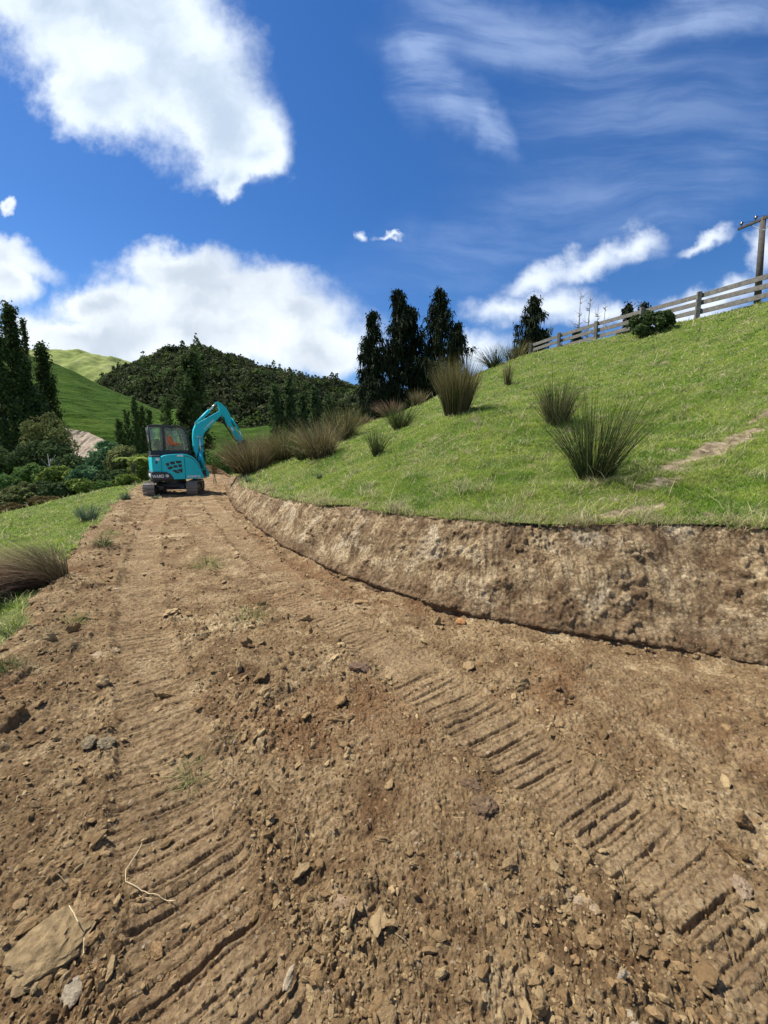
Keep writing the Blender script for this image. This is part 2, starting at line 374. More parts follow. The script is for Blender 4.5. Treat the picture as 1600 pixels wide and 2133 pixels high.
def on_ground(u, v, Y0=2, Y1=40):
    "first point of the terrain along the line of sight of a photo pixel"
    Y = np.linspace(Y0, Y1, 1500); d = ray(u, v); t = Y / d[1]
    z, _ = terrain(d[0] * t, Y, False); zz = EYE + d[2] * t
    k = np.argmax(zz < z)
    if not (zz < z).any(): return None
    return np.array([d[0] * t[k], Y[k], z[k]])

# ------------------------------------------------------------------ materials
def mat_new(name):
    m = bpy.data.materials.new(name); m.use_nodes = True; T = NT(m.node_tree); b = T.n['Principled BSDF']
    return m, T, b
def simple(name, color, rough=0.5, metal=0.0, vary=0.12, scale=8, bump=0.0, spec=0.5):
    m, T, b = mat_new(name)
    tc = T.new('ShaderNodeTexCoord').outputs['Object']; n = T.noise(tc, scale, 5, 0.6).outputs['Fac']
    c = T.mix(T.smooth(n, 0.3, 0.75), tuple(k * (1 - vary) for k in color) + (1,), tuple(min(1, k * (1 + vary)) for k in color) + (1,))
    T.put(b.inputs['Base Color'], c); b.inputs['Roughness'].default_value = rough; b.inputs['Metallic'].default_value = metal
    b.inputs['Specular IOR Level'].default_value = spec
    if bump:
        bp = T.new('ShaderNodeBump'); bp.inputs['Strength'].default_value = bump; bp.inputs['Distance'].default_value = 0.01
        T.put(bp.inputs['Height'], T.noise(tc, scale * 4, 5, 0.6).outputs['Fac']); T.put(b.inputs['Normal'], bp.outputs[0])
    return m
def soil_mat(name, bank=False):
    m, T, b = mat_new(name)
    P = T.new('ShaderNodeNewGeometry').outputs['Position']
    big = T.noise(P, 0.75, 5, 0.6, 0.4).outputs['Fac']; mid = T.noise(P, 3.6, 6, 0.65, 0.5).outputs['Fac']; fine = T.noise(P, 38, 5, 0.7).outputs['Fac']
    red = T.noise(T.vmath('ADD', P, (7, 3, 1)), 0.9, 4, 0.6).outputs['Fac']; pale = T.noise(T.vmath('ADD', P, (-4, 9, 2)), 1.7, 6, 0.7, 0.6).outputs['Fac']
    if bank:
        c = T.ramp(mid, [(0.33, (0.11, 0.070, 0.037)), (0.44, (0.24, 0.165, 0.088)), (0.54, (0.39, 0.29, 0.16)), (0.67, (0.58, 0.46, 0.28))])
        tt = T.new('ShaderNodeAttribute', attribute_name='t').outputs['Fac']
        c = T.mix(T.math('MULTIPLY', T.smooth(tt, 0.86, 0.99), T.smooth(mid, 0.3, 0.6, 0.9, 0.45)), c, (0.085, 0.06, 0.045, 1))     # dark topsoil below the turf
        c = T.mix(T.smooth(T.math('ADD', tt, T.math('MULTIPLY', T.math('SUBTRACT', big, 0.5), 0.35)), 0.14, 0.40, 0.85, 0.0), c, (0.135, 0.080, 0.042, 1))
        c = T.mix(T.smooth(T.noise(P, 11, 6, 0.72, 0.6).outputs['Fac'], 0.40, 0.52, 0.8, 0.0), c, (0.095, 0.058, 0.030, 1))
        c = T.mix(T.math('MULTIPLY', T.smooth(pale, 0.55, 0.64), T.smooth(tt, 0.25, 0.4, 0.0, 0.8)), c, (0.58, 0.48, 0.32, 1))
    else:
        c = T.ramp(mid, [(0.31, (0.095, 0.057, 0.027)), (0.44, (0.205, 0.135, 0.066)), (0.56, (0.305, 0.213, 0.109)), (0.70, (0.47, 0.355, 0.20))])
        c = T.mix(T.smooth(red, 0.50, 0.64, 0, 0.60), c, (0.190, 0.098, 0.042, 1))
        c = T.mix(T.math('MULTIPLY', T.smooth(pale, 0.53, 0.64), T.smooth(big, 0.42, 0.58, 0.28, 1.0)), c, (0.52, 0.40, 0.225, 1))
        st = T.new('ShaderNodeAttribute', attribute_name='strip').outputs['Fac']
        c = T.mix(T.math('MULTIPLY', st, 0.42), c, (0.36, 0.255, 0.138, 1))        # packed, drier clay in the tread marks
    v = T.new('ShaderNodeTexVoronoi', feature='F1'); v.inputs['Scale'].default_value = 85; T.put(v.inputs['Vector'], P)
    sep = T.new('ShaderNodeSeparateColor'); T.put(sep.inputs[0], v.outputs['Color'])
    c = T.mix(T.smooth(sep.outputs[0], 0.965, 0.98, 0, 0.4), c, (0.50, 0.42, 0.30, 1))     # pale grit
    c = T.mix(T.smooth(sep.outputs[1], 0.0, 1.0, 0.0, 0.32), c, (0.105, 0.068, 0.042, 1))
    c = T.mix(T.smooth(fine, 0.30, 0.62, 0.70, 0.0), c, (0.070, 0.038, 0.018, 1))
    hs = T.new('ShaderNodeHueSaturation'); hs.inputs['Saturation'].default_value = 1.0; hs.inputs['Value'].default_value = 1.07; T.put(hs.inputs['Color'], c); c = hs.outputs[0]
    T.put(b.inputs['Base Color'], c); b.inputs['Roughness'].default_value = 0.92; b.inputs['Specular IOR Level'].default_value = 0.12
    bp = T.new('ShaderNodeBump'); bp.inputs['Strength'].default_value = 0.9; bp.inputs['Distance'].default_value = 0.016
    hh = T.math('ADD', T.noise(P, 90, 6, 0.72).outputs['Fac'], T.math('MULTIPLY', T.noise(P, 28, 4, 0.6).outputs['Fac'], 1.4))
    T.put(bp.inputs['Height'], hh); T.put(b.inputs['Normal'], bp.outputs[0])
    return m
M_SOIL = soil_mat('soil'); M_BANK = soil_mat('bank_clay', True)
def pasture_mat():
    m, T, b = mat_new('turf')
    P = T.new('ShaderNodeNewGeometry').outputs['Position']
    a = T.noise(P, 1.3, 6, 0.65).outputs['Fac']; f = T.noise(P, 14, 5, 0.7).outputs['Fac']
    c = T.ramp(a, [(0.3, (0.06, 0.10, 0.015)), (0.5, (0.11, 0.16, 0.028)), (0.7, (0.17, 0.20, 0.045))])
    c = T.mix(T.smooth(f, 0.38, 0.62, 0.55, 0.0), c, (0.055, 0.055, 0.022, 1))
    br = T.new('ShaderNodeAttribute', attribute_name='bare').outputs['Fac']
    bc = T.ramp(T.noise(P, 9, 6, 0.7).outputs['Fac'], [(0.35, (0.09, 0.065, 0.04)), (0.5, (0.20, 0.155, 0.095)), (0.68, (0.40, 0.33, 0.22))])
    c = T.mix(br, c, bc)
    T.put(b.inputs['Base Color'], c); b.inputs['Roughness'].default_value = 0.95; b.inputs['Specular IOR Level'].default_value = 0.1
    bp = T.new('ShaderNodeBump'); bp.inputs['Strength'].default_value = 0.8; bp.inputs['Distance'].default_value = 0.03
    T.put(bp.inputs['Height'], T.noise(P, 18, 5, 0.7).outputs['Fac']); T.put(b.inputs['Normal'], bp.outputs[0])
    return m
M_TURF = pasture_mat()
def leaf_mat(name, trans=0.35, rough=0.85, tint=(1, 1, 1)):
    m, T, b = mat_new(name)
    c = T.new('ShaderNodeVertexColor', layer_name='col').outputs[0]
    T.put(b.inputs['Base Color'], c); b.inputs['Roughness'].default_value = rough; b.inputs['Specular IOR Level'].default_value = 0.06
    tr = T.new('ShaderNodeBsdfTranslucent'); T.put(tr.inputs[0], c)
    mx = T.new('ShaderNodeMixShader'); mx.inputs[0].default_value = trans
    T.l.new(b.outputs[0], mx.inputs[1]); T.l.new(tr.outputs[0], mx.inputs[2])
    T.l.new(mx.outputs[0], T.n['Material Output'].inputs[0])
    return m
M_GRASS = leaf_mat('grass_blade', 0.45); M_RUSH = leaf_mat('rush_stem', 0.15); M_LEAF = leaf_mat('leaves', 0.25)
M_NEEDLE = leaf_mat('needles', 0.08); M_CLOD = None
def vcol_rough(name, bump=0.6, scale=60):
    m, T, b = mat_new(name)
    P = T.new('ShaderNodeNewGeometry').outputs['Position']
    c = T.new('ShaderNodeVertexColor', layer_name='col').outputs[0]
    f = T.noise(P, scale, 5, 0.7).outputs['Fac']
    c = T.mix(T.smooth(f, 0.3, 0.75, 0.45, 0.0), c, T.mix(1.0, c, (0.45, 0.42, 0.4, 1), 'MULTIPLY'))
    T.put(b.inputs['Base Color'], c); b.inputs['Roughness'].default_value = 0.95; b.inputs['Specular IOR Level'].default_value = 0.2
    bp = T.new('ShaderNodeBump'); bp.inputs['Strength'].default_value = 0.95; bp.inputs['Distance'].default_value = 0.014
    T.put(bp.inputs['Height'], T.math('ADD', f, T.math('MULTIPLY', T.noise(P, 170, 4, 0.7).outputs['Fac'], 0.6)))
    c = T.mix(T.smooth(T.noise(P, 120, 4, 0.7).outputs['Fac'], 0.30, 0.55, 0.6, 0.0), c, T.mix(1.0, c, (0.35, 0.3, 0.26, 1), 'MULTIPLY')); T.put(b.inputs['Normal'], bp.outputs[0]); return m
M_CLOD = vcol_rough('clod_soil')
M_BARK = simple('bark', (0.10, 0.085, 0.07), 0.9, vary=0.4, scale=3, bump=0.8)
M_DEADWOOD = simple('dead_wood', (0.20, 0.185, 0.17), 0.9, vary=0.3, scale=4, bump=0.5)

# ------------------------------------------------------------------ ground sheet: ring grid, finest near the middle of the place
def build_ground():
    th = np.linspace(R(-62), R(62), 1250)
    wide = np.concatenate([np.linspace(R(-180), R(-62), 60)[:-1], th, np.linspace(R(62), R(180), 60)[1:]])
    rr = [0.42]
    while rr[-1] < 900:
        r_ = rr[-1]; rr.append(r_ * (1.0026 if r_ < 8 else 1.004 if r_ < 26 else 1.02))
    rr = np.array(rr); na, nr = len(wide), len(rr)
    A, RR = np.meshgrid(wide, rr); X = (RR * np.sin(A)).ravel().astype(np.float32); Y = (RR * np.cos(A)).ravel().astype(np.float32)
    Z, I = terrain(X, Y)
    ii = np.arange(nr - 1)[:, None] * na + np.arange(na - 1)[None]
    Q = np.stack([ii, ii + 1, ii + na + 1, ii + na], -1).reshape(-1, 4)
    # inner disc
    V = np.stack([X, Y, Z], -1)
    pick = Q[:, 0]
    hill = I['hill'][pick] > 0.5; left = I['left'][pick] > 0.5; bank = (I['bank'][pick] > 0.5) & ~hill
    far = np.hypot(V[pick, 0], V[pick, 1]) > 26
    # pale slip on the slope and small worn places
    bx = bare_mask(X, Y)
    V[:, 2] -= I['bank'] * 0.10 * sst(I['t'], 0.05, 0.25) * (1 - sst(I['t'], 0.97, 1.0))
    def sub(name, sel, mat, attrs):
        q = Q[sel]; u, inv = np.unique(q, return_inverse=True)
        return np_mesh(name, V[u], [inv.reshape(-1, 4)[:, ::-1].astype(np.int32)], mat, None, None, True, {k: v[u] for k, v in attrs.items()})
    o = sub('road', ~hill & ~left & ~(bank & (I['t'][pick] > 0.02)) & ~(far & (V[pick, 1] < 0)), M_SOIL, {'strip': I['strip']}); tag(o, kind='structure')
    o = sub('hill', hill, M_TURF, {'bare': bx}); tag(o, kind='structure')
    o = sub('ground', left | (far & (V[pick, 1] < 0) & ~hill & ~bank), M_TURF, {'bare': bx * 0}); tag(o, kind='structure')
BARE = [(W(1540, 912, 6.9), 0.55, 0.20, 30), (W(1480, 940, 6.3), 0.65, 0.20, 30), (W(1425, 968, 5.8), 0.45, 0.14, 25), (W(1375, 1012, 5.0), 0.40, 0.13, 15), (W(1592, 868, 7.6), 0.3, 0.10, 20),
        (W(1215, 808, 12), 0.28, 0.18, 0), (W(1310, 1068, 4.2), 0.5, 0.10, 5)]
def bare_mask(x, y):
    m = np.zeros_like(x, np.float32)
    for c, a, b, rot in BARE:
        g = on_cache(c)
        dx, dy = x - g[0], y - g[1]; ca, sa = math.cos(R(rot)), math.sin(R(rot))
        q = np.hypot((dx * ca + dy * sa) / a, (-dx * sa + dy * ca) / b)
        m = np.maximum(m, 1.25 - q)
    near = m > -0.6
    if near.any(): m[near] = sst(m[near] + 0.55 * fbm(x[near] * 3.5, y[near] * 3.5, 4, 171), 0.15, 0.7)
    m[~near] = 0
    return m
_oc = {}
def on_cache(c):
    k = tuple(np.round(c, 4))
    if k not in _oc:
        d = np.array([c[0], c[1], c[2] - EYE]); Y = np.linspace(2.5, 30, 900); t = Y / d[1]
        z, _ = terrain(d[0] * t, Y, False); zz = EYE + d[2] * t; i = int(np.argmax(zz < z)) if (zz < z).any() else int(np.argmin(abs(Y - c[1])))
        _oc[k] = (d[0] * t[i], Y[i])
    return _oc[k]
build_ground()
def build_bank():
    "the cut face: battered back, bulging above a small undercut at the foot"
    P = np.array(FOOT); seg = np.hypot(*np.diff(P, axis=0).T); A = np.concatenate([[0], np.cumsum(seg)])
    aa = [A[0] + 12]
    while aa[-1] < A[-1] - 3:
        x, y = np.interp(aa[-1], A, P[:, 0]), np.interp(aa[-1], A, P[:, 1]); aa.append(aa[-1] + min(0.10, max(0.007, 0.0021 * math.hypot(x, y))))
    aa = np.array(aa, np.float32); ker = np.ones(61) / 61
    X0 = np.interp(aa, A, P[:, 0]); Y0 = np.interp(aa, A, P[:, 1])
    e = 0.12; tx = np.interp(aa + e, A, P[:, 0]) - np.interp(aa - e, A, P[:, 0]); ty = np.interp(aa + e, A, P[:, 1]) - np.interp(aa - e, A, P[:, 1])
    tx = np.convolve(np.pad(tx, 30, 'edge'), ker, 'valid'); ty = np.convolve(np.pad(ty, 30, 'edge'), ker, 'valid'); L = np.hypot(tx, ty); nx, ny = -ty / L, tx / L
    H = HILL(X0 + nx * 0.45, Y0 + ny * 0.45); 
    for _ in range(2): H = HILL(X0 + nx * np.maximum(H * 0.72, 0.25), Y0 + ny * np.maximum(H * 0.72, 0.25))
    wd = np.maximum(H * 0.72, 0.25)
    rows = 150; t = np.linspace(0, 1, rows)
    oab = np.interp(t, [0, 0.05, 0.12, 0.20, 0.28], [0.02, 0.03, 0.015, -0.045, -0.03])[:, None] * 1.0; orl = np.interp(t, [0.18, 0.90], [0, 1])[:, None]
    und = sst(fbm(aa * 0.9, aa * 0, 3, 139), -0.45, 0.35)[None]; lipn = (1 + 0.45 * fbm(aa * 2.2, aa * 0 + 3, 3, 138))[None]
    oab = np.where(oab > 0, oab * (0.0 + 0.30 * und) - 0.05 * (1 - und) * (t[:, None] > 0.04), oab)
    zf1 = np.interp(t, [0, 0.05, 0.13, 0.20], [-0.22, -0.11, -0.07, 0.02])[:, None] * lipn
    tz = np.clip((t - 0.20) / 0.70, 0, 1)[:, None]; zf = np.where(t[:, None] <= 0.20, zf1, zf1[np.searchsorted(t, 0.20)][None] * (1 - tz) + 0.985 * tz)
    T_, A_ = np.meshgrid(t.astype(np.float32), aa, indexing='ij')
    O = oab + orl * wd[None]; O = O + np.interp(t, [0.94, 1.0], [0, 0.32])[:, None]
    Zb = zf * H[None] * 1.0
    Xc = X0[None] + nx[None] * O; Yc = Y0[None] + ny[None] * O
    zh = HILL(Xc.astype(np.float32), Yc.astype(np.float32)); up_ = T_ > 0.935; Zb = np.where(up_, zh - 0.010, Zb)
    foot = 0.05 * fbm(Xc * 1.3, Yc * 1.3, 3, 11) * sst(np.hypot(Xc, Yc), 1.5, 5)
    # relief measured out of the face
    s_ = T_ * (wd * 1.9)[None]
    rib = 0.028 * np.abs(pn(A_ * 9 + 2.2 * s_, s_ * 2.2, 145)) + 0.016 * np.abs(pn(A_ * 30 + 9 * s_, s_ * 5, 146))
    lump = clods(A_ + 0.02 * pn(A_ * 20, s_ * 20, 5), s_, 0.085, 151, 0.75, 0.62) + clods(A_ + 0.01 * pn(A_ * 40, s_ * 40, 6), s_, 0.036, 161, 0.8, 0.65)
    fine = 0.012 * np.abs(fbm(A_ * 26, s_ * 26, 3, 148)) + clods(A_, s_, 0.017, 171, 0.8, 0.6)
    rag = np.maximum(sst(fbm(A_ * 1.6, s_ * 2.2, 3, 147), -0.25, 0.3), 0.75 * sst(A_, aa[-1] - 9.5, aa[-1] - 7)); rag = np.maximum(rag, np.exp(-((T_ - 0.2) / 0.12) ** 2) * 0.9); rag = np.maximum(rag, sst(T_, 0.78, 0.9) * 0.8)
    big = 0.05 * fbm(A_ * 1.5, s_ * 1.8, 3, 140)
    d = (big - 0.02 + rib * (1 - 0.6 * rag) - fine * 0.3 + lump * rag * 1.15 + fine * 0.8) * sst(T_, 0.0, 0.12) * (1 - 0.75 * sst(T_, 0.93, 1.0))
    c_, sn = 0.80, 0.60
    Xc = Xc - nx[None] * (d * c_ + foot); Yc = Yc - ny[None] * (d * c_ + foot); Zb = Zb + d * sn
    V = np.stack([Xc, Yc, Zb], -1).reshape(-1, 3); nu = len(aa)
    ii = np.arange(rows - 1)[:, None] * nu + np.arange(nu - 1)[None]; Q = np.stack([ii, ii + nu, ii + nu + 1, ii + 1], -1).reshape(-1, 4).astype(np.int32)
    o = np_mesh('bank', V, [Q[:, ::-1]], M_BANK, None, None, True, {'t': T_.ravel()}); tag(o, kind='structure')
build_bank()

# ------------------------------------------------------------------ ribbons: blades, stems, straw
def ribbons(base, dirv, L, Wd, bend, segs=2, c0=None, c1=None, flat=0.0):
    "tapered bent blades; returns verts, [quads, tris], colours"
    n = len(base); ang = rng.random(n) * 6.283
    side = np.stack([np.cos(ang), np.sin(ang), np.zeros(n)], -1) * Wd[:, None] * 0.5
    rows = []; cols = []
    for s in range(segs):
        t = s / segs; p = base + dirv * (L * t)[:, None] + bend * (L * t * t)[:, None]; w = (1 - t) ** 0.6
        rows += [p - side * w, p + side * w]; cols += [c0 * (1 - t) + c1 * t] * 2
    rows.append(base + dirv * L[:, None] + bend * L[:, None]); cols.append(c1)
    V = np.stack(rows, 1).reshape(-1, 3); C = np.stack(cols, 1).reshape(-1, 3); k = 2 * segs + 1
    o = (np.arange(n) * k)[:, None]; quads = []
    for s in range(segs - 1): quads.append(o + np.array([[2 * s, 2 * s + 1, 2 * s + 3, 2 * s + 2]]))
    tri = o + np.array([[2 * segs - 2, 2 * segs - 1, 2 * segs]])
    return V, ([np.concatenate(quads).astype(np.int32)] if quads else []) + [tri.astype(np.int32)], C
def norm(v): return v / np.maximum(np.linalg.norm(v, axis=-1, keepdims=True), 1e-9)

def build_grass():
    def field(name, N, amin, amax, rmin, rmax, which, label):
        a = R(amin) + rng.random(N) * R(amax - amin); r = rmin * np.exp(rng.random(N) * math.log(rmax / rmin))
        x = (r * np.sin(a)).astype(np.float32); y = (r * np.cos(a)).astype(np.float32)
        z, I = terrain(x, y, True); bare = bare_mask(x, y)
        edge = (I['dF'] - I['wd']) if which == 'hill' else I['dE'] - 0.08
        ok = (edge > -0.02) & ((which == 'hill') | (I['dF'] < 0)) & (rng.random(N) > bare * 0.93)
        patch = fbm(x * 1.1, y * 1.6, 4, 201); worn = sst(fbm(x * 1.8 + 5, y * 3.0, 3, 205), 0.25, 0.7)
        ok &= rng.random(N) > worn * 0.7
        x, y, z, r, patch, worn, edge = x[ok], y[ok], z[ok], r[ok], patch[ok], worn[ok], edge[ok]; n = len(x)
        tall = sst(fbm(x * 2.3, y * 2.3, 3, 211), 0.15, 0.8)
        L = (0.03 + 0.05 * rng.random(n) ** 2 + 0.13 * tall * rng.random(n) ** 1.5) * (1 + 0.015 * r) * np.where(rng.random(n) < 0.022, 2.2, 1.0)
        L = L * np.where(edge < 0.25, 1.1 + 0.8 * sst(fbm(x * 4, y * 4, 2, 218), 0.0, 0.6), 1.0)
        wd = np.maximum(0.0035, 0.0013 * r) * (0.6 + 0.8 * rng.random(n))
        d = norm(np.stack([rng.normal(0, 0.42, n), rng.normal(0, 0.42, n) - 0.05, np.ones(n)], -1))
        bend = np.stack([rng.normal(0, 0.5, n), rng.normal(0, 0.5, n), -0.35 * rng.random(n)], -1)
        g1 = np.array([0.20, 0.315, 0.035]); g2 = np.array([0.36, 0.43, 0.085]); g3 = np.array([0.075, 0.20, 0.022]); st = np.array([0.60, 0.54, 0.30])
        m = np.clip(0.45 + 1.3 * patch - 0.5 * tall * (which == 'hill') + rng.normal(0, 0.25, n), 0, 1)[:, None]
        c = g1 * (1 - m) + g2 * m; k = (np.clip(-patch * 2.0 - 0.05 + 0.3 * tall, 0, 1) * rng.random(n))[:, None]; c = c * (1 - k) + g3 * k
        dry = (rng.random(n) < 0.12 + 0.5 * worn + 0.8 * (L > 0.13) + 0.35 * (edge < 0.12) + 0.3 * sst(fbm(x * 0.6 + 9, y * 1.1, 3, 215), 0.1, 0.6))[:, None]; c = np.where(dry, st * (0.5 + 0.6 * rng.random((n, 1))), c)
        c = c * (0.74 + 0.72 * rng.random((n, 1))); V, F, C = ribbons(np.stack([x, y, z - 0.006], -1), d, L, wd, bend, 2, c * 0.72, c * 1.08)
        o = np_mesh(name, V, F, M_GRASS, None, C); tag(o, label, 'grass', kind='stuff')
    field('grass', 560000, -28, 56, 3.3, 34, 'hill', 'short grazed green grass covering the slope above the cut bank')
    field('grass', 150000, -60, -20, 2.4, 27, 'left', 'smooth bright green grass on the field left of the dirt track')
build_grass()

# ------------------------------------------------------------------ loose soil: clods and grit
def rock_shape(seed, sub=1, rough=0.28, flat=0.7):
    bm = bmesh.new(); bmesh.ops.create_icosphere(bm, subdivisions=sub, radius=1.0); rs = np.random.default_rng(seed)
    v = np.array([p.co[:] for p in bm.verts]); f = np.array([[q.index for q in fc.verts] for fc in bm.faces], np.int32); bm.free()
    for _ in range(7):      # chop with random planes: angular clods
        nrm = norm(rs.normal(0, 1, 3)); dd = 0.68 + 0.25 * rs.random(); s = v @ nrm; v = v - np.outer(np.maximum(s - dd, 0), nrm) * 0.9
    for k in range(3 if sub > 1 else 1):
        q = rs.normal(0, 1.8 * (k + 1), (3, 3)); v = v * (1 + rough / (k + 1) * 0.5 * np.sin(v @ q + rs.random(3) * 6).sum(1, keepdims=True) / 1.7)
    v[:, 2] *= flat
    return v, f
SOILC = np.array([[0.25, 0.168, 0.083], [0.28, 0.195, 0.10], [0.19, 0.125, 0.060], [0.34, 0.25, 0.132], [0.225, 0.145, 0.070], [0.29, 0.21, 0.11]])
def rotm(n):
    q = norm(rng.normal(0, 1, (n, 4))); w, x, y, z = q.T
    return np.stack([1 - 2 * (y * y + z * z), 2 * (x * y - z * w), 2 * (x * z + y * w), 2 * (x * y + z * w), 1 - 2 * (x * x + z * z), 2 * (y * z - x * w),
                     2 * (x * z - y * w), 2 * (y * z + x * w), 1 - 2 * (x * x + y * y)], -1).reshape(n, 3, 3)
def scatter_clods(N=46000, sub=1, big=False):
    a = R(-52) + rng.random(N) * R(104); r = 0.6 * np.exp(rng.random(N) ** 1.15 * math.log(16 / 0.6))
    x = (r * np.sin(a)).astype(np.float32); y = (r * np.cos(a)).astype(np.float32)
    _, I = terrain(x, y, False)
    dens = np.clip(0.30 + 0.95 * fbm(x * 0.85, y * 0.85, 3, 61), 0.05, 1)
    dens = np.maximum(dens, 0.9 * np.exp(-((I['dE'] + 0.15) / 0.5) ** 2)); dens = np.where((x < -0.35 * y - 0.1) & (y < 4), np.maximum(dens, 0.75), dens)
    dens = np.maximum(dens, 0.95 * np.exp(-((I['dF'] + 0.07) / 0.10) ** 2))
    for k, S in enumerate(STRIP):
        d, _ = polyd(x, y, S); dens = dens * np.where(np.abs(d) < SW[k], 0.22, 1.0)
        dens = np.where((np.abs(d) > SW[k]) & (np.abs(d) < SW[k] + 0.14), np.maximum(dens, 0.7), dens)
    ok = (I['road'] > 0.5) & (I['bank'] < 0.5) & (rng.random(N) < dens)
    x, y, r = x[ok], y[ok], r[ok]; n = len(x)
    z, _ = terrain(x, y, True)
    size = 0.0024 + 0.0045 * rng.random(n) ** 2.2 + 0.014 * rng.random(n) ** 22; size *= (1 + 0.24 * r)
    size = np.minimum(size, 0.035)
    if big: size = 0.014 + 0.022 * rng.random(n) ** 2.5; size *= np.clip(0.6 + 0.25 * r, 0.6, 1.5)
    bases = [rock_shape(k + 20 * sub, sub, 0.5 if big else 0.28) for k in range(8)]; which = rng.integers(0, 8, n); RM = rotm(n)
    Vs, Fs, Cs = [], [], []; off = 0
    for k, (v, f) in enumerate(bases):
        s = which == k; m = s.sum()
        sc3 = np.stack([1 + 0.7 * rng.random(m), np.ones(m), 0.55 + 0.4 * rng.random(m)], -1)[:, None, :]
        vv = np.einsum('nij,nkj->nki', RM[s], v[None] * sc3) * size[s][:, None, None]
        vv[:, :, 2] *= 0.75
        vv += np.stack([x[s], y[s], z[s] + size[s] * 0.22], -1)[:, None, :]
        c = SOILC[rng.integers(0, 6, m)] * np.array([1.14, 1.12, 1.08]) * (0.95 + 0.45 * rng.random((m, 1))); pale = rng.random(m) < 0.008; c[pale] = [0.46, 0.38, 0.26]
        Vs.append(vv.reshape(-1, 3)); Cs.append(np.repeat(c, len(v), 0)); Fs.append((f[None] + (np.arange(m) * len(v))[:, None, None]).reshape(-1, 3) + off); off += m * len(v)
    o = np_mesh('soil_clods', np.concatenate(Vs), [np.concatenate(Fs)], M_CLOD, None, np.concatenate(Cs))
    tag(o, 'small brown clods and grit strewn over the bare dirt track', 'soil', kind='stuff')
scatter_clods()
scatter_clods(900, 3, True)

def stone(u, v, wpx, hpx, thick, rot, label, name='clod', seed=0, color=(0.33, 0.235, 0.125), flat=1.0, z=0.0):
    p = G(u, v, z); p[2] = gz(p[0], p[1]); depth = p[1] * math.cos(PITCH) + (EYE - p[2]) * math.sin(PITCH); k = depth / FPX
    el = math.asin((EYE - p[2]) / math.sqrt(p[0] ** 2 + p[1] ** 2 + (EYE - p[2]) ** 2))
    v_, f = rock_shape(500 + seed, 4, 0.22, 1.0)
    v_ = v_ + norm(v_) * (0.05 * np.sin(v_ @ np.array([9.0, 5, 7])) * np.sin(v_ @ np.array([-6.0, 11, 4])))[:, None]
    v_ = v_ * np.array([wpx * k / 2, hpx * k / 2 / max(0.5, math.sin(el)), thick / 2])
    q3 = v_ * 60; v_ += norm(v_) * (min(1, wpx * k / 0.12) * 0.009 * pn(q3[:, 0] + q3[:, 2], q3[:, 1] - q3[:, 2], seed) + min(1, wpx * k / 0.12) * 0.006 * pn(2.7 * q3[:, 0], 2.7 * q3[:, 1] + q3[:, 2], seed + 1) + min(1, wpx * k / 0.1) * rng.normal(0, 0.0016, len(v_)))[:, None]
    c_, s_ = math.cos(R(rot)), math.sin(R(rot)); v_ = v_ @ np.array([[c_, s_, 0], [-s_, c_, 0], [0, 0, 1]])
    col = np.array(color) * (0.95 + 0.55 * np.clip(pn(q3[:, 0] * 0.8, q3[:, 1] * 0.8 + q3[:, 2], seed + 3), -0.8, 0.8) + 0.25 * rng.random(len(v_)))[:, None]
    o = np_mesh(name, v_, [f], M_CLOD, None, col); o.location = (p[0], p[1], p[2] + thick * 0.22); tag(o, label, name.replace('_', ' ')); return o
stone(112, 1975, 150, 95, 0.06, 38, 'broad flat tan slab of dry clay, largest lump at the lower left', 'clay_slab', 1, (0.30, 0.215, 0.11))
stone(192, 1908, 84, 48, 0.05, 18, 'thick tan clay lump just behind the broad flat slab', 'clay_lump', 2, (0.27, 0.175, 0.085))
stone(228, 1922, 60, 12, 0.02, 40, 'thin brown stick-like sliver of clay beside the flat slab', 'clay_sliver', 3, (0.22, 0.14, 0.085))
stone(1218, 1888, 70, 24, 0.03, -38, 'pale pointed shard of clay lying below the tread strip', 'clay_shard', 4, (0.40, 0.30, 0.19))
stone(1172, 1862, 42, 36, 0.04, 10, 'tan block of clay touching the pale pointed shard', 'clay_lump', 5, (0.33, 0.24, 0.14))
stone(215, 1370, 66, 22, 0.05, 18, 'flaking pale clay slab tilted up with a dark gap under it', 'clay_slab', 6, (0.40, 0.30, 0.185))
stone(212, 1402, 44, 16, 0.04, 10, 'brown lump just in front of the flaking pale slab', 'clay_lump', 7, (0.24, 0.155, 0.09))
stone(188, 1548, 28, 22, 0.035, 30, 'smaller of two greyish clods side by side left of the tread marks', 'clod', 8, (0.25, 0.20, 0.12))
stone(222, 1552, 34, 22, 0.04, 25, 'larger of two greyish clods side by side left of the tread marks', 'clod', 9, (0.25, 0.20, 0.12))
stone(602, 2042, 18, 40, 0.022, -12, 'pale upright-lying pebble of stone near the bottom middle', 'pebble', 10, (0.40, 0.32, 0.21))
stone(720, 1890, 56, 34, 0.03, 5, 'smooth rounded brown lump half sunk in fine soil', 'clay_lump', 11, (0.32, 0.22, 0.135))
stone(690, 1872, 12, 16, 0.015, 60, 'small white pebble beside the smooth rounded lump', 'pebble', 12, (0.6, 0.55, 0.42))
stone(980, 1640, 50, 26, 0.05, -10, 'dark clump of crumbling soil in the middle of the track', 'soil_clump', 13, (0.17, 0.11, 0.065))
stone(1010, 1690, 64, 40, 0.06, 12, 'largest dark crumbling soil clump near the centre', 'soil_clump', 14, (0.18, 0.12, 0.07))
stone(960, 1283, 20, 14, 0.035, 0, 'orange brown clod at the edge of the ditch', 'clod', 15, (0.42, 0.22, 0.09))
stone(495, 1391, 22, 12, 0.02, 30, 'flat purplish grey stone on the track', 'stone', 16, (0.22, 0.165, 0.16))
stone(750, 1392, 50, 18, 0.05, -15, 'dark jagged clod below the tufts at mid track', 'clod', 17, (0.17, 0.11, 0.07))
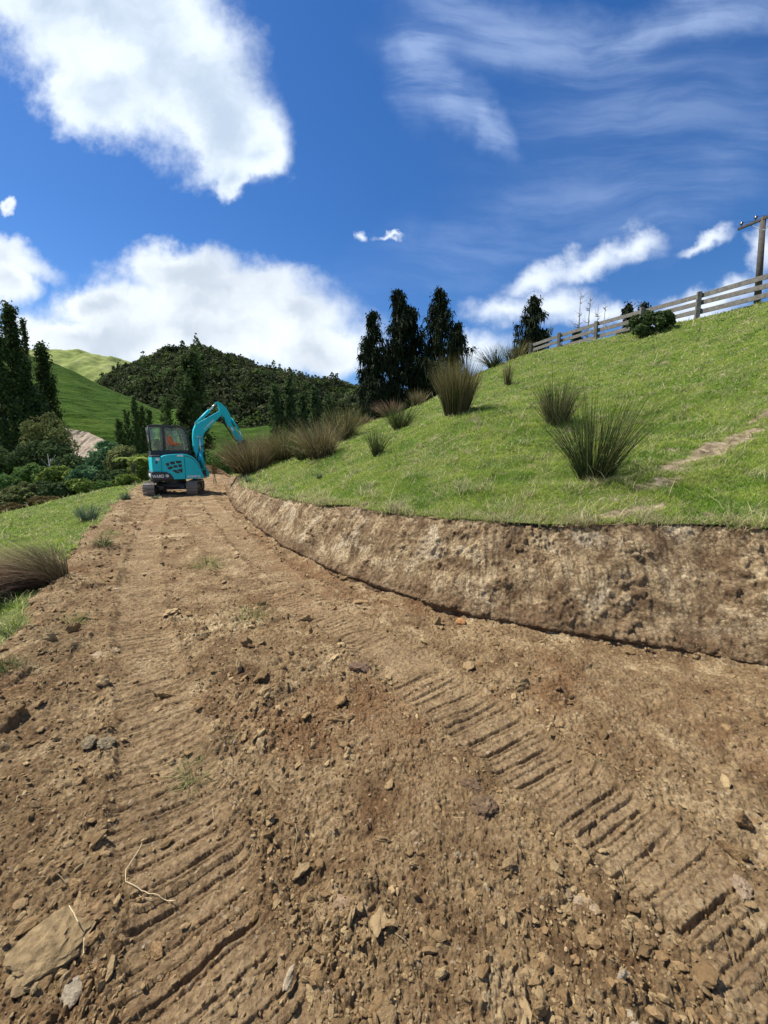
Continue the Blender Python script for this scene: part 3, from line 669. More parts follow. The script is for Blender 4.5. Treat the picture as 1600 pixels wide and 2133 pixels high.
stone(870, 1590 + 160, 30, 30, 0.03, 30, 'tan rounded clod between the two tread strips', 'clod', 18, (0.30, 0.21, 0.125))
stone(1545, 1850, 60, 20, 0.02, 60, 'pressed flat bar of clay between tread grooves at the right edge', 'clay_slab', 19, (0.34, 0.25, 0.16))

# ------------------------------------------------------------------ rushes and tufts
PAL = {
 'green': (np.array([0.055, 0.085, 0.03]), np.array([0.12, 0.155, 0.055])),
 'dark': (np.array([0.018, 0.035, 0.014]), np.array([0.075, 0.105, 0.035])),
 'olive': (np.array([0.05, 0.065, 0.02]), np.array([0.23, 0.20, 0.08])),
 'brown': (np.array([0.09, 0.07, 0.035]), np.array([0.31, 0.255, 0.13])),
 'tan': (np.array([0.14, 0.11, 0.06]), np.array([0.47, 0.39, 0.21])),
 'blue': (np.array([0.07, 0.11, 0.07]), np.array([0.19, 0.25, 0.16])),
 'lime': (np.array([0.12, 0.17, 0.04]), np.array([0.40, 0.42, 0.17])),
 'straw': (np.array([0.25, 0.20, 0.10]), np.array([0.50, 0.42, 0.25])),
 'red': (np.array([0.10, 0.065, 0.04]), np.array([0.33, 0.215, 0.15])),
}
def stems(n, H, spread, foot, pal, lean=(0, 0), droop=0.15, wd=0.005, seed_h=0.35):
    a = rng.random(n) * 6.283; q = np.sqrt(rng.random(n)) * foot
    base = np.stack([q * np.cos(a), q * np.sin(a), np.full(n, -0.03)], -1)
    o = spread * rng.random(n) ** 0.8
    a2 = a + rng.normal(0, 0.5, n)
    d = norm(np.stack([np.cos(a2) * o + lean[0] + rng.normal(0, 0.05, n), np.sin(a2) * o + lean[1] + rng.normal(0, 0.05, n), np.ones(n)], -1))
    L = H * (1 - seed_h * rng.random(n) ** 1.3) * np.where(rng.random(n) < 0.07, 1.18, 1.0)
    bend = np.stack([np.cos(a2) * o * 0.35 + lean[0] * 0.6, np.sin(a2) * o * 0.35 + lean[1] * 0.6, -droop * (0.3 + rng.random(n)) * (0.3 + o)], -1)
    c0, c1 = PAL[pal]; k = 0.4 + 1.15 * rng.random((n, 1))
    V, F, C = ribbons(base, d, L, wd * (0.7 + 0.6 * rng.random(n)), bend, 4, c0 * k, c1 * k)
    return V, F, C
def rush(u, v, hpx, n, spread, pal, dead, label, Y=None, lean=(0, 0), droop=0.15, foot=0.10, name='rush_clump', group='rush clumps growing on the grass', frac=0.35, wk=1.0, cat='rush'):
    p = on_ground(u, v) if Y is None else None
    if p is None: q = W(u, v, Y or 18); p = np.array([q[0], q[1], gz(q[0], q[1])])
    dep = p[1]; H = hpx / FPX * dep
    wd = max(0.0055, 0.00125 * dep) * wk; n = n * 0.62
    root = empty(name, tuple(p)); tag(root, label, cat, group)
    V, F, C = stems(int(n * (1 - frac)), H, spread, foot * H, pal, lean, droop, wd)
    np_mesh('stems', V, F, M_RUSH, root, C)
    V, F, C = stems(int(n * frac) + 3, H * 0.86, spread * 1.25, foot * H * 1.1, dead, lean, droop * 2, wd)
    np_mesh('dead_stems', V, F, M_RUSH, root, C)
    return root
rush(950, 863, 124, 2100, 0.33, 'olive', 'brown', 'tall dense olive brown rush clump standing upright in mid slope', foot=0.17, droop=0.05, frac=0.4)
rush(1238, 1000, 210, 900, 0.62, 'dark', 'olive', 'largest nearest dark green rush with stems fanning wide', foot=0.13, droop=0.05, frac=0.25, wk=1.1)
rush(1160, 888, 118, 800, 0.45, 'dark', 'brown', 'dark brown based rush just up-slope of the largest rush', foot=0.13, droop=0.1, frac=0.5)
rush(835, 897, 70, 600, 0.75, 'green', 'olive', 'bushy mid green rush left of the tall olive clump', foot=0.16)
rush(785, 952, 74, 320, 0.42, 'green', 'olive', 'small sparse green rush alone on the lower grass', foot=0.08)
rush(1030, 777, 55, 420, 1.1, 'dark', 'olive', 'dark rush bending left on the skyline beside the fence', Y=22, lean=(-0.25, 0), foot=0.2)
rush(1070, 772, 48, 320, 0.6, 'olive', 'brown', 'brown rush at the foot of the first fence post', Y=24, foot=0.25)
rush(1058, 802, 60, 130, 0.16, 'olive', 'brown', 'thin narrow brown rush below the skyline near the fence end', foot=0.1, frac=0.6)
rush(668, 955, 104, 1300, 0.6, 'brown', 'tan', 'big sprawling tan rush at the lower edge of the grass', foot=0.2, lean=(-0.1, 0), droop=0.3)
rush(715, 915, 84, 800, 0.6, 'olive', 'tan', 'tall tan topped rush up-slope of the big sprawling one', foot=0.2, droop=0.2)
rush(640, 950, 78, 700, 0.8, 'green', 'brown', 'greenish brown rush behind the big sprawling tan rush', Y=13, foot=0.22)
rush(595, 965, 80, 900, 0.75, 'olive', 'brown', 'olive brown rush in the middle of the trackside row', Y=15, foot=0.25, droop=0.25)
rush(550, 973, 80, 1000, 0.8, 'brown', 'tan', 'low brown rush with pinkish dry tips next to the end clump', Y=15.5, foot=0.2, droop=0.3)
rush(520, 977, 96, 1900, 0.62, 'brown', 'tan', 'dense brown rush arching left at the end of the row beside the digger arm', Y=15.0, foot=0.3, lean=(-0.10, 0), droop=0.25)
rush(565, 965, 84, 800, 0.8, 'brown', 'tan', 'tan rush between the end clump and the olive brown rush', Y=17.5, foot=0.25, droop=0.2)
rush(815, 868, 44, 600, 0.9, 'red', 'red', 'reddish brown dry rush on the skyline below the weeping trees', Y=18.5, foot=0.3, lean=(-0.2, 0))
rush(870, 850, 42, 300, 0.5, 'brown', 'brown', 'thin brown rush on the skyline right of the reddish one', Y=20, foot=0.25)
rush(755, 888, 30, 400, 0.8, 'brown', 'red', 'low brown rush on the skyline at the left end of the slope', Y=18, foot=0.3)
rush(185, 1088, 50, 420, 0.6, 'blue', 'blue', 'blue green rush with upright stems on the left field', foot=0.2, frac=0.2, group='rushes beside the left field edge')
rush(108, 1172, 50, 420, 0.7, 'green', 'olive', 'dark green tussock beside the leaning brown clump', foot=0.2, frac=0.2, group='rushes beside the left field edge')
rush(262, 1040, 20, 200, 0.9, 'blue', 'blue', 'small blue grey tuft in the spoil left of the digger', foot=0.25, group='rushes beside the left field edge', frac=0.2)
rush(325, 1038, 12, 150, 1.2, 'blue', 'green', 'flattened grey green tuft in front of the left crawler track', foot=0.3, group='rushes beside the left field edge')
rush(518, 1008, 24, 120, 0.5, 'blue', 'green', 'little thistle-like green plant nearest the digger on the bank top', foot=0.1, name='weed_plant', group='small weeds on the grass edge', cat='plant')
rush(665, 998, 22, 110, 0.6, 'blue', 'green', 'little dark green weed further along the grass from the digger', foot=0.1, name='weed_plant', group='small weeds on the grass edge', cat='plant')
# big brown clump knocked over on the left
p = G(100, 1224); p[2] = gz(p[0], p[1])
root = empty('rush_clump', tuple(p)); tag(root, 'large brown rush knocked over and drooping left out of the frame', 'rush', 'rushes beside the left field edge')
V, F, C = stems(2600, 0.78, 0.95, 0.20, 'brown', (-0.85, -0.10), 0.50, 0.0055); np_mesh('stems', V, F, M_RUSH, root, C)
V, F, C = stems(2000, 0.85, 0.75, 0.20, 'red', (-0.80, -0.75), 0.85, 0.0055); np_mesh('dead_stems', V, F, M_RUSH, root, C)
V, F, C = stems(160, 0.62, 0.25, 0.10, 'green', (-0.55, 0.2), 0.1, 0.005); np_mesh('green_stems', V, F, M_RUSH, root, C)
for u, v, h, n, sp, pal, lab in [
    (522, 1290, 46, 120, 0.9, 'lime', 'pale green torn tuft lying in the middle of the track'),
    (492, 1250, 24, 60, 1.2, 'straw', 'dry straw wisp just above the pale torn tuft'),
    (432, 1178, 36, 110, 1.2, 'lime', 'grey green torn tuft farthest along the track'),
    (408, 1600, 50, 130, 1.1, 'lime', 'yellow green torn tuft between the tread strips nearest the viewer'),
    (380, 1640, 34, 90, 1.6, 'green', 'flattened darker tuft touching the nearest yellow green one'),
    (480, 1545, 20, 60, 1.0, 'lime', 'tiny fresh green sprig right of the nearest tuft'),
    (152, 1318, 34, 120, 1.1, 'lime', 'fresh green tuft on the spoil at the left shoulder'),
    (215, 1150, 26, 150, 1.2, 'green', 'dark green turf scrap on the left spoil heap'),
    (228, 1120, 20, 120, 1.3, 'lime', 'lighter turf scrap above the dark one on the spoil heap'),
    (95, 1352, 30, 110, 1.8, 'straw', 'flattened dry grass mat on the left shoulder'),
    (800, 1365, 12, 40, 1.0, 'lime', 'tiny green sprig beside the right tread strip'),
    (20, 1425, 36, 140, 0.8, 'green', 'green grass tuft at the left frame edge'),
    (30, 1335, 30, 160, 0.8, 'green', 'green tuft under the knocked over brown rush')]:
    p = G(u, v); z, _ = terrain(np.array([p[0]] * 2), np.array([p[1]] * 2)); p[2] = z[0]
    H = h / FPX * p[1] * 1.5; n = int(n * 1.7)
    V, F, C = stems(n, H, sp * 1.3, 0.30 * H, pal, (0, 0), 0.4, max(0.003, 0.0009 * p[1]), 0.7)
    o = np_mesh('grass_tuft', V, F, M_GRASS, None, C); o.location = tuple(p); tag(o, lab, 'grass tuft', 'torn grass tufts on the dirt')
# a bent straw stalk and loose straw
def tube(pts, rad, mat, name, parent=None, sides=6, col=None):
    pts = np.array(pts, float); n = len(pts); rad = np.broadcast_to(np.array(rad, float), (n,))
    t = norm(np.gradient(pts, axis=0)); ref = np.array([0.0, 0, 1]) if abs(t[:, 2]).mean() < 0.9 else np.array([1.0, 0, 0])
    a = norm(np.cross(t, ref)); b = np.cross(t, a); th = np.arange(sides) / sides * 2 * np.pi
    V = pts[:, None] + rad[:, None, None] * (a[:, None] * np.cos(th)[None, :, None] + b[:, None] * np.sin(th)[None, :, None])
    F = []
    for i in range(n - 1):
        for k in range(sides): F.append([i * sides + k, i * sides + (k + 1) % sides, (i + 1) * sides + (k + 1) % sides, (i + 1) * sides + k])
    V = np.concatenate([V.reshape(-1, 3), pts[:1], pts[-1:]]); e0, e1 = n * sides, n * sides + 1; Tt = []
    for k in range(sides): Tt += [[e0, (k + 1) % sides, k], [e1, (n - 1) * sides + k, (n - 1) * sides + (k + 1) % sides]]
    if name is None: return V, np.array(F, np.int32), np.array(Tt, np.int32)
    return np_mesh(name, V, [np.array(F, np.int32), np.array(Tt, np.int32)], mat, parent, col, True)
M_STRAW = simple('straw', (0.52, 0.42, 0.24), 0.7, vary=0.15)
def gpath(px, up=0.02):
    out = []
    for (a, b), (c, d) in zip(px[:-1], px[1:]):
        for t in np.linspace(0, 1, 6, endpoint=False): out.append((a + (c - a) * t, b + (d - b) * t))
    out.append(px[-1]); P = np.array([G(u, v) for u, v in out]); z, _ = terrain(P[:, 0], P[:, 1]); P[:, 2] = np.maximum(z, np.convolve(z, np.ones(3) / 3, 'same')) + up; return P
for px, lab in [([(296, 1752), (262, 1810), (262, 1838), (310, 1862), (366, 1870)], 'long bent straw stalk lying over the tread marks'),
                ([(148, 1912), (168, 1952)], 'short straw piece lying on the flat clay slab'),
                ([(62, 1652), (38, 1660), (32, 1674)], 'curled straw piece at the left side of the track'),
                ([(180, 1985), (176, 2022)], 'thin straw standing beside the flat clay slab')]:
    o = tube(gpath(px, 0.008 if len(px) > 2 else 0.05), 0.0014, M_STRAW, 'straw_stalk'); tag(o, lab, 'straw')
def loose_straw():
    N = 900; pts = []
    for c, s, m in [((150, 1330), 60, 260), ((1330, 1095), 60, 220), ((1300, 1110), 120, 120), ((1480, 940), 60, 260), ((1380, 1010), 40, 160), ((1150, 890), 40, 60), ((60, 1400), 40, 120), ((500, 1260), 40, 40), ((410, 1600), 50, 60), ((600, 1600), 500, 80)]:
        for _ in range(m):
            u, v = c[0] + random.gauss(0, s), c[1] + random.gauss(0, s * 0.35); p = on_ground(u, v, 0.9, 12) if v > 860 else None
            if p is not None: pts.append(p)
    B = np.array(pts); z, _ = terrain(B[:, 0], B[:, 1]); B[:, 2] = z + 0.012; n = len(B); a = rng.random(n) * 6.283
    d = np.stack([np.cos(a), np.sin(a), 0.25 * rng.random(n)], -1); c0, c1 = PAL['straw']; k = 0.6 + 0.5 * rng.random((n, 1))
    V, F, C = ribbons(B, d, 0.04 + 0.12 * rng.random(n), np.full(n, 0.003), np.stack([rng.normal(0, .3, n), rng.normal(0, .3, n), -0.3 * np.ones(n)], -1), 3, c1 * k * 0.8, c1 * k)
    o = np_mesh('loose_straw', V, F, M_GRASS, None, C); tag(o, 'scattered dry straw bits on soil and bank edge', 'straw', kind='stuff')
loose_straw()

# ------------------------------------------------------------------ solids
class MB:
    "collects boxes, prisms and tubes into one mesh"
    def __init__(s): s.bm = bmesh.new()
    def prism(s, prof, y0, y1, bev=0.0, axis='y'):
        "profile in (x,z), extruded along y"
        a = [s.bm.verts.new((x, y0, z)) for x, z in prof]; b = [s.bm.verts.new((x, y1, z)) for x, z in prof]; n = len(prof)
        fs = [s.bm.faces.new(a), s.bm.faces.new(b[::-1])] + [s.bm.faces.new((a[(i + 1) % n], a[i], b[i], b[(i + 1) % n])) for i in range(n)]
        bmesh.ops.recalc_face_normals(s.bm, faces=fs)
        if bev:
            es = list({e for f in fs for e in f.edges})
            bmesh.ops.bevel(s.bm, geom=es, offset=bev, segments=2, affect='EDGES', profile=0.6)
        return s
    def box(s, c, d, rot=None, bev=0.0):
        m = Matrix.Translation(c) @ (rot.to_4x4() if rot else Matrix.Identity(4)) @ Matrix.Diagonal((d[0], d[1], d[2], 1))
        r = bmesh.ops.create_cube(s.bm, size=1.0, matrix=m)
        if bev:
            es = list({e for v in r['verts'] for e in v.link_edges})
            bmesh.ops.bevel(s.bm, geom=es, offset=bev, segments=2, affect='EDGES', profile=0.6)
        return s
    def tube(s, pts, rad, sides=10):
        V, Q, Tt = tube(pts, rad, None, None, None, sides); vs = [s.bm.verts.new(p) for p in V]
        for f in list(Q) + list(Tt):
            s.bm.faces.new([vs[i] for i in f])
        return s
    def cyl(s, a, b, r, sides=16): return s.tube([a, b], [r, r], sides)
    def build(s, name, mat, parent=None, smooth=False):
        bmesh.ops.recalc_face_normals(s.bm, faces=s.bm.faces)
        me = bpy.data.meshes.new(name); s.bm.to_mesh(me); s.bm.free()
        if smooth:
            for p_ in me.polygons: p_.use_smooth = True
        return link(name, me, mat, parent)

# ------------------------------------------------------------------ fence on the ridge
def wood_mat(name, c1, c2):
    m, T, b = mat_new(name)
    P = T.new('ShaderNodeTexCoord').outputs['Object']
    mp = T.new('ShaderNodeMapping'); T.put(mp.inputs[0], P); mp.inputs[3].default_value = (3, 3, 3)
    n = T.noise(mp.outputs[0], 2.2, 6, 0.7, 0.8).outputs['Fac']; f = T.noise(mp.outputs[0], 18, 4, 0.7).outputs['Fac']
    c = T.mix(T.smooth(n, 0.3, 0.7), (*c1, 1), (*c2, 1)); c = T.mix(T.smooth(f, 0.4, 0.7, 0.4, 0), c, (c1[0] * .5, c1[1] * .5, c1[2] * .5, 1))
    T.put(b.inputs['Base Color'], c); b.inputs['Roughness'].default_value = 0.9
    bp = T.new('ShaderNodeBump'); bp.inputs['Strength'].default_value = 0.5; bp.inputs['Distance'].default_value = 0.01; T.put(bp.inputs['Height'], f); T.put(b.inputs['Normal'], bp.outputs[0]); return m
M_WOOD = wood_mat('weathered_timber', (0.12, 0.11, 0.095), (0.27, 0.25, 0.215))
fence = empty('wooden_fence', (FENCE[0][0], FENCE[0][1], gz(*FENCE[0][:2])))
tag(fence, 'weathered grey post and rail fence running along the ridge top', 'fence')
f0 = np.array(fence.location)
FP = [np.array([x, y, gz(x, y)]) for x, y, _ in FENCE]
for i, p_ in enumerate(FP):
    lean = Vector((random.gauss(0, 0.02), random.gauss(0, 0.03), 1)).normalized(); q = Vector(p_ - f0)
    m = MB(); m.box(q + lean * 0.47, (0.17, 0.17, 1.30), lean.to_track_quat('Z', 'Y').to_matrix(), 0.02); m.build('post', M_WOOD, fence)
for i, (a, b) in enumerate(zip(FP[:-1], FP[1:])):
    for h in (0.98, 0.66, 0.33):
        A = Vector(a - f0); B = Vector(b - f0); d = (B - A).normalized(); side = Vector((-d.y, d.x, 0)).normalized()
        if side.x < 0: side = -side
        j = 0.02
        A = A + side * 0.108 + Vector((0, 0, h + random.gauss(0, j))) - d * 0.075; B = B + side * 0.108 + Vector((0, 0, h + random.gauss(0, j))) + d * 0.07
        dd = B - A; rot = dd.to_track_quat('X', 'Z').to_matrix()
        m = MB(); m.box((A + B) / 2, (dd.length, 0.042, 0.185), rot, 0.006); m.build('rail', M_WOOD, fence)

# ------------------------------------------------------------------ power pole
M_POLE = wood_mat('tarred_pole', (0.055, 0.045, 0.04), (0.12, 0.10, 0.085)); M_CERAM = simple('insulator', (0.06, 0.03, 0.025), 0.25)
M_BLACK = simple('black_plastic', (0.02, 0.021, 0.024), 0.45); M_STEEL = simple('galvanised', (0.35, 0.35, 0.34), 0.45, 0.8)
top = Vector(W(1590, 452, 24)); bot = Vector(W(1578, 625, 24)); bot = bot + (bot - top) * 0.15
pole = empty('power_pole', tuple(bot)); tag(pole, 'dark wooden power pole with crossarm rising behind the fence at the right edge', 'power pole')
ax = top - bot
MB().tube([(0, 0, 0), tuple(ax)], [0.17, 0.13], 12).build('pole', M_POLE, pole, True)
arm_d = Vector((-0.42, 0.9, 0)).normalized(); ac = ax * 0.975 + Vector((0, -0.16, 0))
MB().box(ac, (2.5, 0.11, 0.13), arm_d.to_track_quat('X', 'Z').to_matrix(), 0.01).build('crossarm', M_POLE, pole)
for s in (-1.1, -0.45, 0.45, 1.1):
    q = ac + arm_d * s
    ins = MB(); ins.tube([tuple(q + Vector((0, 0, h))) for h in (0.07, 0.16, 0.17, 0.22, 0.23, 0.29, 0.31)], [0.02, 0.02, 0.08, 0.07, 0.05, 0.075, 0.02], 12)
    io = ins.build('insulator', M_CERAM, pole, True)
    wd_ = [tuple(q + Vector((0, 0, 0.25)) + Vector((1.3, -1.0, 0.02)) * t * 26 + Vector((0, 0, -4.2 * (t - t * t)))) for t in np.linspace(0, 1, 14)]
    MB().tube(wd_, 0.009, 5).build('wire', M_BLACK, pole)
for s in (-0.75, 0.75):
    MB().cyl(tuple(ac + arm_d * s), tuple(ac - Vector((0, 0, 0.62))), 0.018, 6).build('brace', M_STEEL, pole)

# ------------------------------------------------------------------ foliage
def cards(P, Nn, size, col, aspect=0.7):
    "leaf quads with slightly random orientation"
    n = len(P); nn = norm(Nn + rng.normal(0, 0.75, (n, 3))); r = norm(np.cross(nn, rng.normal(0, 1, (n, 3)))); q = np.cross(nn, r)
    s = (size * (0.6 + 0.8 * rng.random(n)))[:, None]; r = r * s; q = q * s * aspect
    V = np.stack([P - r, P - q * 0.9, P + r, P + q], 1).reshape(-1, 3); F = (np.arange(n) * 4)[:, None] + np.arange(4)[None]
    return V, F.astype(np.int32), np.repeat(col, 4, 0)
GREENS_ = dict(
    dark=((0.022, 0.036, 0.014), (0.060, 0.085, 0.030)), mid=((0.040, 0.070, 0.018), (0.095, 0.145, 0.040)), yel=((0.060, 0.085, 0.018), (0.150, 0.185, 0.045)),
    blue=((0.030, 0.065, 0.028), (0.080, 0.135, 0.060)), conif=((0.012, 0.018, 0.010), (0.034, 0.046, 0.022)), poplar=((0.020, 0.034, 0.012), (0.065, 0.085, 0.028)),
    pop2=((0.035, 0.060, 0.016), (0.085, 0.120, 0.038)), olive=((0.05, 0.062, 0.020), (0.125, 0.13, 0.05)), rust=((0.06, 0.05, 0.02), (0.15, 0.11, 0.05)))
GREENS = {k: tuple(tuple(c * (1.0 if k in ('conif',) else 1.7 if k in ('poplar', 'pop2') else 1.9) for c in q) for q in v) for k, v in GREENS_.items()}
def tint(n, key, bias=0.0):
    a, b = map(np.array, GREENS[key]); t = np.clip(rng.beta(1.6, 2.2, n) + bias, 0, 1)[:, None]; return a * (1 - t) + b * t
def bush(u, vtop, wpx, hpx, Y, key, label, group, name='bush', leaf=0.09, n=5200, cat='bush', base=None, skirt=1.0):
    c = W(u, vtop + hpx / 2, Y); k = Y / FPX; rx = wpx * k / 2; rz = hpx * k / 2; gzv = gz(c[0], c[1]) if base is None else base
    rz_ = rz
    root = empty(name, (c[0], c[1], gzv)); tag(root, label, cat, group)
    K = 60; L = norm(rng.normal(0, 1, (K, 3))); L[:, 2] = L[:, 2] - 0.1; L[:, 2] *= np.where(L[:, 2] < 0, 1.5, 1.0)
    cen = L * np.array([rx, rx * 0.8, rz_]) * (0.60 + 0.25 * rng.random((K, 1))); rad = (0.16 + 0.22 * rng.random(K)) * min(rx, rz_) * 1.2
    w = rng.integers(0, K, n); d = norm(rng.normal(0, 1, (n, 3)) + np.array([0, 0, 0.35])); rr = rad[w] * (0.75 + 0.35 * rng.random(n)); P = cen[w] + d * rr[:, None]
    lt = rng.normal(0, 0.13, K)[w]; col = tint(n, key) * (1 + lt)[:, None]
    V, F, C = cards(P + np.array([0, 0, c[2] - gzv]), d, np.full(n, leaf * (1 + 0.012 * Y)), col)
    np_mesh('crown', V, [F], M_LEAF, root, C)
    m = MB()
    h = c[2] - gzv
    for j in range(4):
        t = cen[j * 5] * 0.7
        m.tube([(0.1 * (j - 1.5) * min(1, h), 0, -0.1), (t[0] * 0.4, t[1] * 0.4, max(0.2, h * 0.5)), (t[0] * 0.8, t[1] * 0.8, max(0.25 * min(1, h), h * 0.8))], [0.06 if h > 1.6 else 0.012, 0.04 if h > 1.6 else 0.009, 0.015 if h > 1.6 else 0.005], 6)
    m.build('trunk', M_BARK, root, True)
    return root
def poplar(u, vtop, wpx, Y, key, label, group, n=6500, base=-6.0, leaf=0.13, lean=0.0, shape=0.30, gap=0.0, name='poplar_tree', zb=None):
    t_ = W(u, vtop, Y); H = t_[2] - base; Rr = wpx / FPX * Y / 2
    root = empty(name, (t_[0], t_[1], base)); tag(root, label, 'tree', group)
    m = MB(); m.tube([(lean * H * -1 * (1 - t), 0, H * t - (0.3 if t == 0 else 0)) for t in (0, 0.3, 0.6, 0.97)], [0.018 * H, 0.014 * H, 0.008 * H, 0.01], 8)
    nb = 75; P = []; D = []; LT = []
    per = n // nb
    for b in range(nb):
        t0 = 0.08 + 0.88 * (b / nb) ** 0.9; a = rng.random() * 6.283; prof = (min(1, t0 / 0.22) ** 0.6) * (1 - t0) ** shape * (0.8 + 0.4 * rng.random())
        L = H * 0.17 * (1.15 - t0) + 0.5; out = Rr * prof
        s = np.sqrt(rng.random(per)); o = 1 - (1 - s) ** 1.8
        jit = rng.normal(0, 1, (per, 3)) * (0.16 + 0.30 * s[:, None]) * Rr * 0.33
        x0 = -lean * H * (1 - t0)
        p = np.stack([x0 + np.cos(a) * out * o, np.sin(a) * out * o, H * t0 + L * (s - 0.35)], -1) + jit
        P.append(p); D.append(norm(p * np.array([1, 1, 0.0]) + np.array([0, 0, 0.5]))); LT.append(np.full(per, rng.normal(0, 0.16)))
        if b % 4 == 0: m.tube([(x0, 0, H * t0 - 0.35 * L), (x0 + np.cos(a) * out * 0.5, np.sin(a) * out * 0.5, H * t0), (x0 + np.cos(a) * out * 0.9, np.sin(a) * out * 0.9, H * t0 + 0.5 * L)], [0.006 * H, 0.004 * H, 0.008], 5)
    P = np.concatenate(P); D = np.concatenate(D); LT = np.concatenate(LT); P[:, 2] = np.minimum(P[:, 2], H)
    V, F, C = cards(P, D, np.full(len(P), leaf * (0.7 + Y / 90)), tint(len(P), key) * (1 + LT)[:, None], 0.8)
    np_mesh('crown', V, [F], M_LEAF, root, C); m.build('trunk', M_BARK, root, True); return root
def weeping(u, vtop, wpx, vbot, Y, label, group, nb=90, spike=1.0, seed=1, base=None, right_arm=False, cl=1.0, tw=0.30):
    t_ = W(u, vtop, Y); b_ = W(u, vbot, Y); base = gz(b_[0], b_[1]) if base is None else base; H = t_[2] - base; Rr = wpx / FPX * Y / 2
    root = empty('weeping_cypress', (t_[0], t_[1], base)); tag(root, label, 'tree', group)
    m = MB(); m.tube([(0, 0, -0.3), (0.05, 0, H * 0.5), (0, 0, H * 0.98)], [tw, tw * 0.6, 0.03], 8)
    B = []; D = []; L = []; Bd = []; Wd = []
    for k in range(nb):
        t0 = 0.20 + 0.79 * (k / nb); a = rng.random() * 6.283
        prof = (min(1.0, ((1 - t0) / 0.45) ** 0.8) + 0.02) * (0.45 + 0.72 * rng.random() ** 0.7) * Rr
        if right_arm and 0.60 < t0 < 0.74 and math.cos(a) > 0.3: prof *= 1.9
        if spike and k % 9 == 0: prof *= 1.15
        c = np.array([math.cos(a), math.sin(a), 0])
        pts = []
        up_ = 0.10 * H * rng.random() * (1 - t0) + 0.15
        for s in np.linspace(0.1, 1, 7): pts.append(c * prof * s + np.array([0, 0, H * t0 + up_ * math.sin(s * 2.4) - 0.10 * prof * s]))
        m.tube([(0, 0, H * t0)] + [tuple(q) for q in pts[::2]], [0.06, 0.05, 0.03, 0.02, 0.01], 5)
        for q in pts[1:]:
            for j in range(int(5.6 * cl)):
                B.append(q + rng.normal(0, 0.13, 3) * np.array([1.3, 1.3, 1])); D.append([rng.normal(0, 0.18), rng.normal(0, 0.18), -1]); L.append((0.3 + 1.15 * rng.random()) * (0.35 + 0.75 * prof / Rr))
                Bd.append([rng.normal(0, 0.12), rng.normal(0, 0.12), 0]); Wd.append(0.045 + 0.06 * rng.random())
        for j in range(10):
            q = pts[-1]; B.append(q + rng.normal(0, 0.1, 3)); D.append([c[0] * 0.6 + rng.normal(0, .3), c[1] * 0.6, 0.25 + rng.normal(0, .3)]); L.append(0.3 + 0.3 * rng.random()); Bd.append([0, 0, -0.9]); Wd.append(0.10)
    for j in range(60): B.append(np.array([0, 0, H * (0.93 + 0.06 * rng.random())])); D.append([rng.normal(0, .35), rng.normal(0, .35), 0.6 - 1.2 * rng.random()]); L.append(0.35); Bd.append([0, 0, -0.3]); Wd.append(0.1)
    B = np.array(B); n = len(B); c = tint(n, 'conif')
    V, F, C = ribbons(B, norm(np.array(D, float)), np.array(L), np.array(Wd) * 1.5, np.array(Bd, float), 3, c, c * 1.25)
    # small scale-leaf sprays along the strands give them a ragged edge
    n2 = n; P2 = B + norm(np.array(D, float)) * (np.array(L) * rng.random(n))[:, None]; V2, F2, C2 = cards(P2, rng.normal(0, 1, (n2, 3)), np.full(n2, 0.10), tint(n2, 'conif', 0.1), 0.5)
    np_mesh('crown', np.concatenate([V, V2]), F + [F2 + len(V)], M_NEEDLE, root, np.concatenate([C, C2])); m.build('trunk', M_BARK, root, True); return root
GW = 'dark weeping cypresses beyond the ridge'
weeping(776, 648, 62, 860, 36, 'narrow weeping cypress at the left end of the dark group', GW, nb=95, base=-1.0, cl=1.2)
weeping(828, 602, 105, 850, 38, 'widest tallest weeping cypress with two close leaders', GW, nb=120, base=1.0, cl=1.4)
weeping(860, 640, 62, 850, 39, 'shorter weeping cypress merged into the right flank of the widest one', GW, nb=85, base=1.0, cl=1.2)
weeping(918, 602, 88, 850, 37, 'weeping cypress with a side arm to the right, behind the tall olive rush', GW, nb=100, base=2.0, right_arm=True, cl=1.2)
weeping(955, 672, 44, 850, 37.5, 'half height weeping cypress right of the one with a side arm', GW, nb=60, base=2.0, cl=1.2)
weeping(1112, 618, 84, 745, 40, 'lone dark weeping cypress behind the start of the fence', GW, nb=85, base=4.5, cl=1.3)
weeping(1312, 634, 40, 690, 34, 'small broken topped cypress showing above the fence beside the green shrub', GW, nb=36, base=5.0, cl=1.1)
weeping(1345, 632, 44, 690, 35, 'second broken topped cypress behind the green shrub', GW, nb=36, base=5.0, cl=1.1)
weeping(1205, 688, 34, 735, 35, 'low dark stump of cypress foliage under the bare snags', GW, nb=30, base=4.5, cl=1.1)
weeping(1296, 690, 34, 725, 33, 'low cypress foliage seen through the fence rails', GW, nb=26, base=5.2, cl=1.1)
weeping(775, 790, 60, 870, 30, 'short bushy cypress at the foot of the dark group', GW, nb=60, base=-0.5, cl=1.5)
bush(1358, 652, 84, 46, 17.2, 'dark', 'dense round dark green shrub growing against the fence', None, 'shrub', 0.05, 5200, 'shrub')

